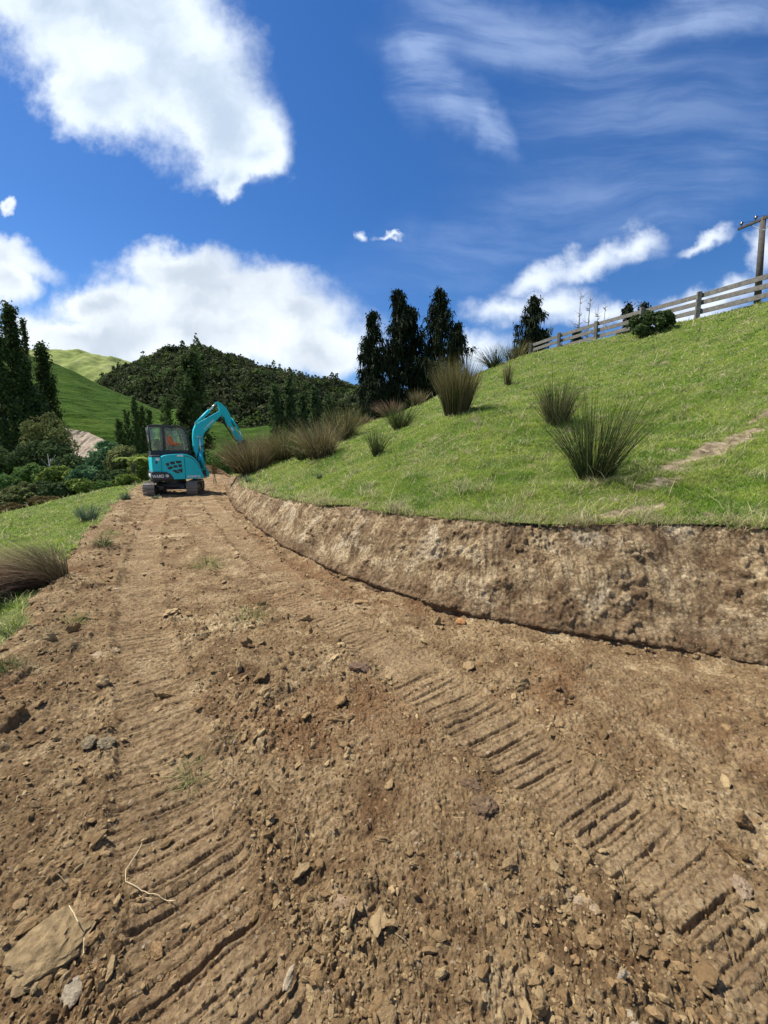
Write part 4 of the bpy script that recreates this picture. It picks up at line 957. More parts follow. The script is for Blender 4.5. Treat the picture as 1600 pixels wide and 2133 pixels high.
def snag(u, vtop, Y, lean, label, nb=16, base=4.5, r=0.13):
    t_ = W(u, vtop, Y); H = t_[2] - base; root_n = 'dead_tree'; m = MB()
    m.tube([(0, 0, -0.3), (lean * 0.4, 0, H * 0.5), (lean, 0, H)], [r, r * 0.6, 0.015], 7)
    for k in range(nb):
        t0 = 0.35 + 0.6 * rng.random(); a = rng.random() * 6.283; l = (0.5 + 1.1 * rng.random()) * (1.15 - t0); c = np.array([math.cos(a), math.sin(a)])
        x0 = lean * t0 ** 1.5; p0 = (x0, 0, H * t0); p1 = (x0 + c[0] * l * 0.6, c[1] * l * 0.6, H * t0 + 0.15 * l); p2 = (x0 + c[0] * l, c[1] * l, H * t0 + 0.55 * l)
        m.tube([p0, p1, p2], [0.035, 0.022, 0.008], 5)
        for j in range(2):
            e = rng.normal(0, 0.22, 3); m.tube([p1, (p1[0] + e[0] * 1.6, p1[1] + e[1] * 1.6, p1[2] + abs(e[2]) + 0.2)], [0.014, 0.006], 4)
    o = m.build(root_n, M_DEADWOOD, None, True); o.location = (t_[0], t_[1], base); tag(o, label, 'tree', 'bare dead trees behind the fence')
snag(1214, 600, 37, -0.15, 'tallest bare dead tree with forked twigs above the fence', 26)
snag(1229, 606, 37.5, 0.1, 'bare dead tree close right of the tallest one', 24)
snag(1247, 634, 38, 0.0, 'thin bare snag third from the left above the fence', 12, r=0.09)
snag(1259, 626, 38.5, 0.15, 'leaning bare snag fourth from the left above the fence', 12, r=0.09)
snag(1146, 668, 38, 0.05, 'slender pale snag just right of the lone cypress', 8, r=0.07)
snag(1333, 628, 36, 0.1, 'spiky bare snag between the two broken topped cypresses', 14)
snag(1180, 690, 37, -0.5, 'low crooked dead branchy tree over the far fence rails', 14, r=0.08)

GP = 'tall dark poplars on the left'
poplar(15, 628, 66, 40, 'poplar', 'tallest dark poplar, second from the left edge', GP, 13000, -6, 0.11, 0.0, 0.8)
poplar(-22, 655, 90, 38, 'poplar', 'dark poplar cut off by the left edge of the photo', GP, 9000, -6, 0.12, 0.0, 0.7)
poplar(48, 655, 30, 43, 'poplar', 'slim poplar spire leaning left over the others', GP, 3600, -6, 0.09, 0.055, 0.7)
poplar(84, 712, 60, 44, 'poplar', 'dark poplar at the right of the left hand group', GP, 9000, -6, 0.11, 0.0, 0.8)
poplar(46, 740, 86, 41, 'dark', 'shorter dark poplar filling the gap between the tall ones', GP, 9000, -6, 0.11, 0, 0.8)
GQ = 'poplars standing in the valley beyond the digger'
poplar(392, 732, 66, 62, 'poplar', 'tall broad dark poplar directly behind the digger', GQ, 11000, -6, 0.13, 0, 0.42)
poplar(344, 822, 34, 60, 'pop2', 'small poplar between the broad dark one and the thin grove', GQ, 3500, -6, 0.10)
for u, v, w_, y, lab in [(277, 822, 24, 58, 'tallest spire of the thin green poplar grove'), (262, 852, 26, 57, 'leftmost thin poplar of the grove left of the digger cab'), (292, 842, 26, 59, 'thin poplar just right of the tallest spire of the grove'),
                         (308, 850, 26, 60, 'rightmost thin poplar of the grove, beside the digger cab'), (246, 872, 26, 56, 'low young poplar at the left foot of the grove')]:
    poplar(u, v, w_, y, 'pop2', lab, GQ, 2600, -6, 0.10, 0, 0.5)
for u, v, w_, y, lab in [(573, 800, 34, 80, 'left one of three dim poplars before the wooded hill'), (600, 786, 38, 82, 'middle and tallest of three dim poplars before the wooded hill'), (628, 820, 28, 80, 'right one of three dim poplars before the wooded hill'),
                         (655, 802, 34, 76, 'dim poplar near the tan rushes'), (682, 822, 40, 74, 'broad dim poplar behind the tan rushes')]:
    poplar(u, v, w_, y, 'dark', lab, GQ, 4500, -6, 0.12, 0, 0.5)

GB = 'native bushes filling the gully left of the track'
bl = [(102, 858, 100, 135, 33, 'olive', 'large rounded yellow green tree below the dark poplars'), (226, 918, 86, 76, 27, 'blue', 'large dome shaped blue green bush left of the digger'),
      (95, 915, 120, 80, 31.5, 'dark', 'dark bush under the large rounded yellow green tree'),
      (30, 930, 120, 90, 30, 'dark', 'very dark bush at the foot of the left poplars'), (262, 932, 70, 70, 25, 'olive', 'olive bush touching the digger side of the blue green dome'),
      (150, 950, 80, 60, 28, 'dark', 'dark bush below the pale rock cutting'), (298, 945, 60, 60, 24, 'yel', 'yellow green bush right beside the digger tracks'),
      (72, 968, 90, 52, 24, 'mid', 'mid green bush in front of the dead white bush'), (125, 972, 90, 56, 22.5, 'yel', 'yellow green bush in the middle of the gully'),
      (185, 972, 84, 56, 22, 'blue', 'dark teal bush in front of the dome shaped one'), (240, 978, 80, 52, 21.5, 'dark', 'dark olive bush near the field edge'),
      (12, 990, 90, 60, 20, 'mid', 'green bush at the left edge above the field'), (60, 1005, 100, 56, 18.5, 'olive', 'olive brown bush over the left field boundary'),
      (5, 1030, 90, 44, 17, 'olive', 'low olive bush at the far left field boundary'), (115, 1000, 90, 48, 19, 'dark', 'dark bush behind the middle of the field boundary'),
      (165, 1000, 80, 40, 19.5, 'yel', 'low yellow green bush on the field boundary'), (210, 1000, 70, 34, 20, 'mid', 'low mid green bush on the field boundary near the digger'),
      (262, 990, 60, 28, 20.5, 'yel', 'lowest yellow green bush at the field corner'), (345, 930, 70, 70, 40, 'dark', 'dark bush seen under the digger cab'),
      (450, 935, 70, 60, 44, 'mid', 'green bush between the boom and the tan rushes'), (30, 1050, 60, 26, 15, 'rust', 'low brownish scrub at the left field edge'),
      (90, 1035, 70, 26, 16, 'rust', 'second low brownish scrub patch along the field edge')]
for u, v, w_, h_, y, key, lab in bl:
    bush(u, v, w_, h_, y, key, lab, GB, leaf=0.06, n=9500)
# tree fern
p = W(278, 985, 22.5); g_ = gz(p[0], p[1]); tf = empty('tree_fern', (p[0], p[1], g_)); tag(tf, 'pale green tree fern with flat arching fronds beside the olive bush', 'fern')
topz = W(278, 962, 22.5)[2] - g_
MB().tube([(0, 0, -0.2), (0, 0, topz)], [0.10, 0.07], 8).build('trunk', M_BARK, tf, True)
Vs, Fs, Cs, off = [], [], [], 0
for k in range(16):
    a = k / 16 * 6.283 + rng.normal(0, .1); L_ = 0.95; nn = 26; s = np.linspace(0.08, 1, nn); c = np.array([math.cos(a), math.sin(a), 0]); sd_ = np.array([-c[1], c[0], 0])
    pts = c * (L_ * s)[:, None] + np.array([0, 0, 1]) * (topz + 0.35 * np.sin(s * 2.6) - 0.15 * s)[:, None]
    for sg in (-1, 1):
        w_ = 0.20 * np.sin(np.pi * (0.12 + 0.86 * s)); tip = pts + sd_ * sg * w_[:, None] + c * 0.05 - np.array([0, 0, 0.03]); q = pts + c * 0.032
        V = np.stack([pts, tip, q], 1).reshape(-1, 3); Vs.append(V); Fs.append(np.arange(nn * 3).reshape(-1, 3) + off); off += nn * 3; Cs.append(np.repeat(tint(nn, 'yel', 0.3) * 1.3, 3, 0))
np_mesh('fronds', np.concatenate(Vs), [np.concatenate(Fs).astype(np.int32)], M_LEAF, tf, np.concatenate(Cs))
snag_p = W(102, 965, 23.5)
m = MB(); b0 = gz(snag_p[0], snag_p[1]); hh = snag_p[2] + 0.55 - b0
m.tube([(0, 0, -0.2), (0.03, 0, hh * 0.6), (0, 0, hh)], [0.05, 0.035, 0.01], 6)
for k in range(26):
    a = rng.random() * 6.283; z0 = hh * (0.55 + 0.4 * rng.random()); l = 0.25 + 0.35 * rng.random(); m.tube([(0, 0, z0), (math.cos(a) * l * .6, math.sin(a) * l * .6, z0 + l * .6), (math.cos(a) * l * .8, math.sin(a) * l * .8, z0 + l)], [0.016, 0.01, 0.004], 4)
o = m.build('dead_bush', simple('pale_deadwood', (0.42, 0.41, 0.39), 0.9), None, True); o.location = (snag_p[0], snag_p[1], b0); tag(o, 'leafless whitish grey bush among the green gully bushes', 'bush')
p = W(444, 990, 19); b0 = gz(p[0], p[1])
bush(446, 964, 13, 22, 19, 'rust', 'little russet sapling on the grass just beyond the digger', None, 'sapling', 0.025, 420, 'sapling')

# ------------------------------------------------------------------ hills
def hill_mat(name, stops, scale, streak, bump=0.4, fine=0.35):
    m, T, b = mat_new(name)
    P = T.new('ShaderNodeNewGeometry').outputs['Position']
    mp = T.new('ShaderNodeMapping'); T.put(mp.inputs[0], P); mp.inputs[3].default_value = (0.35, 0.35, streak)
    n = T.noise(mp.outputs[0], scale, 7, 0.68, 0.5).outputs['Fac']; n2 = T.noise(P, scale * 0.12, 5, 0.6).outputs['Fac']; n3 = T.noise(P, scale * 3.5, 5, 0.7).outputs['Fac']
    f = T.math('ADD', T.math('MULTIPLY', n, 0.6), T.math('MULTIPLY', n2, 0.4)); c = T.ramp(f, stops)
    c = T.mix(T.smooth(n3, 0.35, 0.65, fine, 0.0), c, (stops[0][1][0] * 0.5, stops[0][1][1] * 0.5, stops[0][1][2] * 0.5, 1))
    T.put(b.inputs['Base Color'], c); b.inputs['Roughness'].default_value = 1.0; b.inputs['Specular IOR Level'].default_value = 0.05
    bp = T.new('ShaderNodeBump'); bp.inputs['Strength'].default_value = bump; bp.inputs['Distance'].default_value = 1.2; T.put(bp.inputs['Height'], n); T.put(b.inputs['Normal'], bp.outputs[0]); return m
def hill(name, sky, Y0, Y1, z0, mat, nu=260, nt=150, rough=0.6, gamma=1.0, seed=0, terr=0.0, back=0.6):
    us = np.array([s[0] for s in sky], float); vs = np.array([s[1] for s in sky], float)
    U = np.linspace(us[0], us[-1], nu); Vv = np.interp(U, us, vs)
    ker = np.hanning(9); ker /= ker.sum(); Vv = np.convolve(np.pad(Vv, 4, 'edge'), ker, 'valid')
    T_ = np.concatenate([np.linspace(0, 1, nt), 1 + np.linspace(0.03, 1, 24) * back])
    Xk = (U - CX) / FPX / math.cos(PITCH) ; ztop = np.array([W(u, v, Y1)[2] for u, v in zip(U, Vv)])
    Yg = Y0 + (Y1 - Y0) * T_[:, None] + 0 * U[None]
    dx = np.array([ray(u, v)[0] / ray(u, v)[1] for u, v in zip(U, Vv)]); Xg = dx[None] * Yg
    h = np.where(T_ <= 1, 1 - (1 - np.clip(T_, 0, 1)) ** gamma, 1 - ((T_ - 1) / back) ** 1.5 * 0.9)[:, None]
    Z = z0 + (ztop - z0)[None] * h
    a = np.clip(T_ * 4, 0, 1)[:, None] * np.clip(np.abs(T_ - 1) * 5 + 0.12, 0, 1)[:, None]
    Z = Z + a * rough * fbm(Xg / 22, Yg / 22, 4, 301 + seed).reshape(Z.shape)
    if terr: Z = Z + a * terr * np.sin(Z / 1.1 * 2 * np.pi + 2.5 * pn(Xg / 9, Yg / 9, 303)) * (0.5 + pn(Xg / 5, Yg / 5, 304))
    V = np.stack([Xg, Yg, Z], -1).reshape(-1, 3); nr = len(T_)
    ii = np.arange(nr - 1)[:, None] * nu + np.arange(nu - 1)[None]; Q = np.stack([ii, ii + 1, ii + nu + 1, ii + nu], -1).reshape(-1, 4).astype(np.int32)
    o = np_mesh(name, V, [Q], mat, None, None, True); tag(o, kind='structure')
    return Xg, Yg, Z
M_GH = hill_mat('hill_grass', [(0.3, (0.022, 0.052, 0.006)), (0.5, (0.055, 0.110, 0.013)), (0.7, (0.12, 0.165, 0.028))], 0.9, 2.2, 0.8, 0.6)  # cloud shadow over the green hill is put into this darker green
M_PH = hill_mat('sunlit_hill_grass', [(0.35, (0.16, 0.21, 0.06)), (0.5, (0.25, 0.29, 0.09)), (0.62, (0.36, 0.36, 0.17)), (0.75, (0.48, 0.45, 0.29))], 0.25, 1.2)  # sunshine on the far hill is put into these paler colours
M_BH = hill_mat('bush_floor', [(0.3, (0.018, 0.025, 0.010)), (0.6, (0.035, 0.045, 0.018))], 0.4, 1.0)  # cloud shadow on the bush hill is put into the dark base colour
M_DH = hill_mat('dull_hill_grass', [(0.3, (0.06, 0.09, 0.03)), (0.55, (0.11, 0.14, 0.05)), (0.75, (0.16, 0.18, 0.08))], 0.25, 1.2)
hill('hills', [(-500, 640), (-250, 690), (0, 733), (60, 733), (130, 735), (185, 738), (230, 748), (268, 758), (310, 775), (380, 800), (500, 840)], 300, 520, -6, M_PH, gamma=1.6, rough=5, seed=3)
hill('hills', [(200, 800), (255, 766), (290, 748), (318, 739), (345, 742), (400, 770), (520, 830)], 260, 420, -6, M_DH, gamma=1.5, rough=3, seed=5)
hill('hills', [(-700, 560), (-300, 640), (0, 715), (85, 750), (150, 776), (200, 800), (265, 828), (330, 856), (375, 852), (430, 872), (500, 893), (560, 888), (640, 895), (700, 905), (780, 930), (900, 960)], 46, 130, -6.3, M_GH, 420, 240, gamma=1.35, rough=1.6, terr=0.16, seed=7)
BX, BY, BZ = hill('hills', [(150, 880), (215, 802), (240, 785), (265, 772), (325, 750), (345, 738), (380, 736), (425, 735), (470, 752), (520, 763), (570, 783), (640, 797), (700, 808), (750, 819), (850, 850), (1000, 885), (1200, 900)], 130, 250, -6, M_BH, gamma=1.25, rough=4, seed=9)
def forest():
    nr, nu = BX.shape; N = 5600; i = (rng.random(N) ** 0.85 * 149).astype(int); j = (rng.random(N) * (nu - 1)).astype(int)
    P0 = np.stack([BX[i, j], BY[i, j], BZ[i, j]], -1)
    sk = rng.integers(0, nu, 240); i2 = np.full(240, 148); P0 = np.concatenate([P0, np.stack([BX[i2, sk], BY[i2, sk], BZ[i2, sk]], -1)]); n = len(P0)
    Rr = 1.5 + 1.9 * rng.random(n) ** 1.5; Hh = Rr * (0.8 + 0.5 * rng.random(n)); pr = rng.random(n) < 0.05; Hh[pr] *= 1.9; Rr[pr] *= 0.55; Hh[-240:] *= 1.0
    K = 52; d = norm(rng.normal(0, 1, (n, K, 3)) + np.array([0, 0, 0.45])); 
    P = P0[:, None] + d * np.stack([Rr, Rr, Hh], -1)[:, None] * (0.72 + 0.3 * rng.random((n, K, 1))) + np.array([0, 0, 1.0]) * (Hh * 0.45)[:, None, None]
    keys = rng.random(n); base = np.where(keys[:, None] < 0.5, np.array([[0.050, 0.064, 0.026]]), np.where(keys[:, None] < 0.8, np.array([[0.078, 0.090, 0.042]]), np.array([[0.080, 0.120, 0.032]])))  # dark crown greens carry the cloud shadow lying on this hill
    pale = fbm(P0[:, 0] / 22, P0[:, 2] / 14, 3, 401); base = base * (1 + 0.5 * np.clip(pale, -0.6, 0.9))[:, None] * (0.7 + 0.6 * rng.random((n, 1)))
    C = np.repeat(base, K, 0) * (0.65 + 0.7 * rng.random((n * K, 1)))
    V, F, C = cards(P.reshape(-1, 3), d.reshape(-1, 3), np.full(n * K, 0.62), C, 0.85)
    o = np_mesh('forest', V, [F], M_LEAF, None, C); tag(o, 'dark native forest covering the far hill behind the digger', 'forest', kind='stuff')
forest()
# pale rock cutting and the gravel road below it, on the far side of the gully
def cutting():
    nu, nv = 90, 60; us = np.linspace(110, 240, nu); V = []
    topv = np.interp(us, [110, 140, 180, 215, 240], [888, 892, 900, 915, 930])
    for j in range(nv):
        t = j / (nv - 1)
        for u, tv in zip(us, topv):
            v = tv + (953 - tv) * t; p = W(u, v, 50 + 5 * (1 - t)); V.append(p)
    V = np.array(V); V[:, 1] += 0.5 * fbm(V[:, 0] * 0.8, V[:, 2] * 0.35, 4, 501) + 0.35 * np.abs(pn(V[:, 0] * 2.2, V[:, 2] * 0.5, 503))
    back = np.array([W(u, tv + 3, 70) for u, tv in zip(us, topv)]); V = np.concatenate([back, V]); nv += 1
    ii = np.arange(nv - 1)[:, None] * nu + np.arange(nu - 1)[None]; Q = np.stack([ii, ii + nu, ii + nu + 1, ii + 1], -1).reshape(-1, 4).astype(np.int32)
    m, T, b = mat_new('cut_rock'); P = T.new('ShaderNodeNewGeometry').outputs['Position']
    c = T.ramp(T.noise(P, 1.3, 6, 0.7, 0.8).outputs['Fac'], [(0.3, (0.16, 0.12, 0.08)), (0.5, (0.33, 0.26, 0.18)), (0.7, (0.44, 0.37, 0.28))]); T.put(b.inputs['Base Color'], c); b.inputs['Roughness'].default_value = 0.95
    me_groups = Q
    o = np_mesh('rock_cutting', V, [me_groups], m, None, None, False); tag(o, 'pale tan rock face cut into the green hill across the gully', 'rock face')
    a = W(100, 955, 50); bq = W(245, 955, 50)
    MB().box(((a[0] + bq[0]) / 2, 48.5, a[2] - 0.55), (bq[0] - a[0] + 6, 4.5, 1.0), None, 0.1).build('gravel_road', simple('gravel', (0.42, 0.39, 0.34), 0.95, vary=0.25, scale=2), None)['kind'] = 'structure'
cutting()

# ------------------------------------------------------------------ digger
def paint(name, color, rough=0.35, dirt=0.5):
    m, T, b = mat_new(name); P = T.new('ShaderNodeTexCoord').outputs['Object']
    n = T.noise(P, 2.5, 6, 0.65).outputs['Fac']; f = T.noise(P, 22, 5, 0.7).outputs['Fac']
    c = T.mix(T.smooth(T.math('ADD', n, T.math('MULTIPLY', f, 0.3)), 0.62, 0.85, 0, dirt), (*color, 1), (0.20, 0.17, 0.12, 1))
    T.put(b.inputs['Base Color'], c); T.put(b.inputs['Roughness'], T.smooth(n, 0.3, 0.7, rough, rough + 0.25)); return m
M_TEAL = paint('teal_paint', (0.0, 0.54, 0.63), 0.38, 0.08); M_DARK = paint('charcoal_paint', (0.030, 0.032, 0.040), 0.4, 0.15)
M_TRK = paint('track_steel', (0.20, 0.17, 0.145), 0.6, 0.6); M_CHROME = simple('chrome_rod', (0.75, 0.75, 0.74), 0.2, 0.9)
M_WHITE = simple('white_decal', (0.80, 0.82, 0.82), 0.5, vary=0.03); M_GRILLE = simple('grille_mesh', (0.045, 0.04, 0.038), 0.7, vary=0.4, scale=90)
M_RUBBER = simple('hose_rubber', (0.015, 0.014, 0.014), 0.5); M_SEAT = simple('seat_vinyl', (0.03, 0.03, 0.032), 0.6)
def glass_mat():
    m = bpy.data.materials.new('tinted_glass'); m.use_nodes = True; T = NT(m.node_tree); T.n.clear(); o = T.new('ShaderNodeOutputMaterial')
    g = T.new('ShaderNodeBsdfGlossy'); g.inputs['Roughness'].default_value = 0.03; g.inputs[0].default_value = (0.9, 0.95, 0.95, 1)
    t = T.new('ShaderNodeBsdfTransparent'); t.inputs[0].default_value = (0.90, 0.97, 0.94, 1); fr = T.new('ShaderNodeFresnel'); fr.inputs[0].default_value = 1.45
    mx = T.new('ShaderNodeMixShader'); T.put(mx.inputs[0], fr.outputs[0]); T.l.new(t.outputs[0], mx.inputs[1]); T.l.new(g.outputs[0], mx.inputs[2]); T.l.new(mx.outputs[0], o.inputs[0]); return m
M_GLASS = glass_mat()
def text_part(body, size, mat, parent, M, name='lettering', depth=0.004, bold=0.0, sx=1.0):
    cu = bpy.data.curves.new('txt', 'FONT'); cu.body = body; cu.size = size; cu.extrude = depth; cu.offset = bold
    to = bpy.data.objects.new('txt', cu); COL.objects.link(to); bpy.context.view_layer.update()
    me = bpy.data.meshes.new_from_object(to.evaluated_get(bpy.context.evaluated_depsgraph_get())); bpy.data.objects.remove(to); me.transform(Matrix.Diagonal((sx, 1, 1, 1))); me.name = name; me.materials.clear(); me.transform(M)
    return link(name, me, mat, parent)
XP = G(367, 1027, 0); XP[1] = 14.7; XP[0] = (367 - CX) / FPX * 14.7 / (math.cos(PITCH) + (EYE) / 14.7 * math.sin(PITCH)) * 1.0
q_ = W(367, 1020, 14.7)
dg = empty('excavator', (q_[0], 14.7, 0.0), R(34)); tag(dg, 'small teal tracked excavator with black cab working at the end of the dirt track', 'excavator')
dg.location.z = gz(q_[0], 14.7) - 0.02
# undercarriage, turned towards the viewer
ua = R(-106); Ru = Matrix.Rotation(ua, 4, 'Z')
def under(mb, name, mat, parent, smooth=False):
    bmesh.ops.transform(mb.bm, matrix=Ru, verts=mb.bm.verts); return mb.build(name, mat, parent, smooth)
for sgn in (1, -1):
    yc = sgn * 0.68; Lh, rr_ = 0.78, 0.235; per = 4 * Lh + 2 * math.pi * rr_; NS = 40
    m = MB()
    for k in range(NS):
        s_ = per * k / NS
        if s_ < 2 * Lh: x, z, an = -Lh + s_, 2 * rr_, 0.0
        elif s_ < 2 * Lh + math.pi * rr_: a = (s_ - 2 * Lh) / rr_; x, z, an = Lh + rr_ * math.sin(a), rr_ + rr_ * math.cos(a), a
        elif s_ < 4 * Lh + math.pi * rr_: x, z, an = Lh - (s_ - 2 * Lh - math.pi * rr_), 0.0, math.pi
        else: a = (s_ - 4 * Lh - math.pi * rr_) / rr_; x, z, an = -Lh - rr_ * math.sin(a), rr_ - rr_ * math.cos(a), math.pi + a
        rot = Matrix.Rotation(an, 3, 'Y'); c = Vector((x, yc, z)); nrm = rot @ Vector((0, 0, 1))
        m.box(c, (0.104, 0.36, 0.022), rot, 0.003); m.box(c + nrm * 0.019, (0.018, 0.36, 0.026), rot); m.box(c - nrm * 0.03, (0.07, 0.12, 0.045), rot)
    trk = under(m, 'crawler_track', M_TRK, dg)
    m = MB(); m.box((0, yc, 0.235), (1.5, 0.17, 0.20), None, 0.03)
    for x in np.linspace(-0.6, 0.6, 5): m.cyl((x, yc - 0.10, 0.12), (x, yc + 0.10, 0.12), 0.085, 14)
    for x in (-Lh, Lh): m.cyl((x, yc - 0.06, rr_), (x, yc + 0.06, rr_), 0.205, 20); m.cyl((x, yc - 0.13, rr_), (x, yc + 0.13, rr_), 0.10, 14)
    under(m, 'track_frame', M_DARK, trk)
m = MB(); m.box((0, 0, 0.33), (0.75, 1.15, 0.17), None, 0.04); m.cyl((0, 0, 0.36), (0, 0, 0.56), 0.36, 28)
m.box((0.5, 0.42, 0.30), (0.5, 0.16, 0.13), Matrix.Rotation(R(-20), 3, 'Z'), 0.02); m.box((0.5, -0.42, 0.30), (0.5, 0.16, 0.13), Matrix.Rotation(R(20), 3, 'Z'), 0.02)
under(m, 'chassis', M_DARK, dg)
m = MB(); m.prism([(-1.22, 0.05), (-1.30, 0.10), (-1.33, 0.24), (-1.28, 0.38), (-1.24, 0.38), (-1.28, 0.24), (-1.24, 0.1)], -0.84, 0.84)
for sy in (-0.3, 0.3): m.tube([(-0.4, sy, 0.28), (-1.26, sy, 0.2)], [0.05, 0.05], 8)
under(m, 'dozer_blade', M_DARK, dg)
# upper body
ys0, ys1 = -0.84, 0.84
body = MB().prism([(-0.74, 0.60), (0.80, 0.60), (0.80, 0.92), (0.74, 1.02), (0.40, 1.10), (-0.74, 1.10)], -0.78, 0.78, 0.02).build('house_frame', M_DARK, dg)
hood = MB().prism([(-0.47, 0.585), (0.245, 0.585), (0.245, 1.475), (0.0, 1.47), (-0.30, 1.445), (-0.43, 1.405), (-0.47, 1.36)], ys0, -0.18, 0.014).build('engine_cover', M_TEAL, dg)
fr_ = [(0.255, 0.585), (0.86, 0.60), (0.845, 0.72), (0.79, 0.80)] + [(0.255 + 0.53 * math.cos(a), 0.80 + 0.665 * math.sin(a)) for a in np.linspace(R(8), R(90), 12)]
side = MB().prism(fr_, ys0 + 0.005, -0.16, 0.014).build('tank_cover', M_TEAL, dg)
MB().prism([(0.255 + r_ * math.cos(a), 0.80 + r_ * 1.245 * math.sin(a)) for r_, a in [(0.475, x) for x in np.linspace(R(14), R(88), 12)] + [(0.49, x) for x in np.linspace(R(88), R(14), 12)]], ys0 - 0.004, ys0 + 0.01).build('panel_groove', M_DARK, side)
rear = MB().prism([(-0.76, 0.86), (-0.475, 0.86), (-0.475, 1.375), (-0.72, 1.375), (-0.76, 1.33)], ys0 + 0.02, 0.80, 0.02).build('rear_cover', M_TEAL, dg)
MB().prism([(-0.765, 1.38), (-0.475, 1.38), (-0.475, 1.43), (-0.74, 1.43)], ys0 + 0.01, 0.80, 0.015).build('rear_cap', M_DARK, rear)
MB().box((-0.585, ys0 + 0.018, 1.295), (0.115, 0.008, 0.085)).build('white_label', M_WHITE, rear)
MB().box((-0.625, ys0 + 0.014, 1.19), (0.05, 0.014, 0.09), None, 0.008).build('latch', M_BLACK, rear)
cw = [(-0.80, 0.58), (-0.12, 0.58), (-0.15, 0.68), (-0.22, 0.78), (-0.32, 0.845), (-0.42, 0.865), (-0.80, 0.865)]
cwt = MB().prism(cw, ys0 - 0.03, 0.86, 0.03).build('counterweight', M_DARK, dg)
SIDE = lambda x, y, z, a=0.0: Matrix.Translation((x, y, z)) @ Matrix.Rotation(R(90), 4, 'X') @ Matrix.Rotation(a, 4, 'Z')
text_part('WARD', 0.145, M_WHITE, cwt, SIDE(-0.785, ys0 - 0.033, 0.665), bold=0.004, sx=0.80)
text_part('SUNWARD', 0.17, M_WHITE, cwt, Matrix.Translation((-0.803, 0.50, 0.655)) @ Matrix.Rotation(R(-90), 4, 'Z') @ Matrix.Rotation(R(90), 4, 'X'), bold=0.004, sx=1.1)
badge = MB(); badge.cyl((-0.335, ys0 - 0.025, 0.72), (-0.335, ys0 - 0.038, 0.72), 0.052, 24); bd = badge.build('round_badge', M_WHITE, cwt)
MB().tube([(-0.335 + 0.03 * math.cos(a), ys0 - 0.041, 0.72 + 0.03 * math.sin(a)) for a in np.linspace(0.6, 5.4, 12)], 0.006, 5).build('badge_ring', simple('badge_green', (0.02, 0.25, 0.22), 0.5), bd)
MB().box((0.12, ys0 - 0.004, 1.415), (0.20, 0.008, 0.055)).build('white_label', M_WHITE, hood)
text_part('SWE40UB', 0.105, M_WHITE, side, SIDE(0.30, ys0 - 0.003, 0.635), bold=0.003, sx=0.96)
cells = [[(455, 1340), (515, 1330), (535, 1385), (480, 1400), (458, 1375)], [(530, 1320), (620, 1300), (650, 1350), (570, 1375)], [(655, 1295), (770, 1290), (775, 1340), (680, 1350)],
         [(478, 1425), (570, 1400), (600, 1445), (510, 1475)], [(595, 1390), (670, 1375), (700, 1425), (620, 1440)], [(695, 1370), (780, 1365), (782, 1420), (725, 1435)],
         [(572, 1490), (640, 1475), (725, 1540), (710, 1560), (640, 1540)], [(660, 1480), (785, 1450), (785, 1535), (765, 1545)]]
gz_ = lambda X, Y: ((300 + X / 10.16 - 367) / 64.0, (1029 - (830 + Y / 10.16)) / 58.0)
for c_ in cells:
    MB().prism([gz_(*p_) for p_ in c_], ys0 - 0.006, ys0 + 0.01).build('grille_opening', M_GRILLE, hood)
# cab
yc0, yc1 = -0.12, 0.82
cab = MB().prism([(-0.74, 1.40), (0.42, 1.40), (0.50, 1.50), (0.52, 1.60), (-0.72, 1.60)], yc0, yc1, 0.02).build('cab_base', M_DARK, dg)
roofp = [(-0.76, 2.42), (-0.70, 2.49), (-0.55, 2.515), (0.22, 2.495), (0.36, 2.46), (0.45, 2.39), (0.41, 2.36), (0.33, 2.41), (0.20, 2.435), (-0.70, 2.43)]
MB().prism(roofp, yc0 - 0.02, yc1 + 0.02, 0.012).build('cab_roof', M_DARK, cab)
for y in (yc0 + 0.03, yc1 - 0.03):
    MB().tube([(-0.71, y, 1.58), (-0.725, y, 2.0), (-0.735, y, 2.44)], 0.030, 8).build('rear_pillar', M_DARK, cab, True)
    MB().box((-0.275, y, 2.01), (0.075, 0.055, 0.88), None, 0.01).build('centre_pillar', M_DARK, cab)
    MB().tube([(0.545, y, 1.42), (0.545, y, 1.6), (0.53, y, 1.85), (0.50, y, 2.12), (0.455, y, 2.30), (0.37, y, 2.425), (0.24, y, 2.46)], 0.034, 8).build('front_pillar', M_DARK, cab, True)
    MB().prism([(-0.695, 1.605), (-0.32, 1.605), (-0.32, 2.425), (-0.705, 2.425)], y - 0.003, y + 0.003).build('rear_side_window', M_GLASS, cab)
    MB().prism([(-0.23, 1.605), (0.51, 1.605), (0.50, 1.85), (0.47, 2.1), (0.42, 2.28), (0.33, 2.40), (-0.23, 2.425)], y - 0.003, y + 0.003).build('side_window', M_GLASS, cab)
MB().prism([(-0.728, 1.61), (-0.722, 1.61), (-0.742, 2.42), (-0.748, 2.42)], yc0 + 0.06, yc1 - 0.06).build('rear_window', M_GLASS, cab)
MB().tube([(0.0, yc0 + 0.03, 1.62), (0.0, yc0 + 0.03, 2.42)], 0.010, 6).build('window_bar', M_DARK, cab)
MB().box((-0.02, 0.2, 2.38), (0.35, 0.3, 0.07), None, 0.02).build('roof_lining', M_BLACK, cab)
MB().tube([(0.30, yc0 + 0.02, 1.585), (0.56, yc0 + 0.02, 1.585), (0.575, yc0 + 0.02, 1.56), (0.575, yc0 + 0.02, 1.32)], 0.02, 8).build('hand_rail', M_DARK, cab, True)
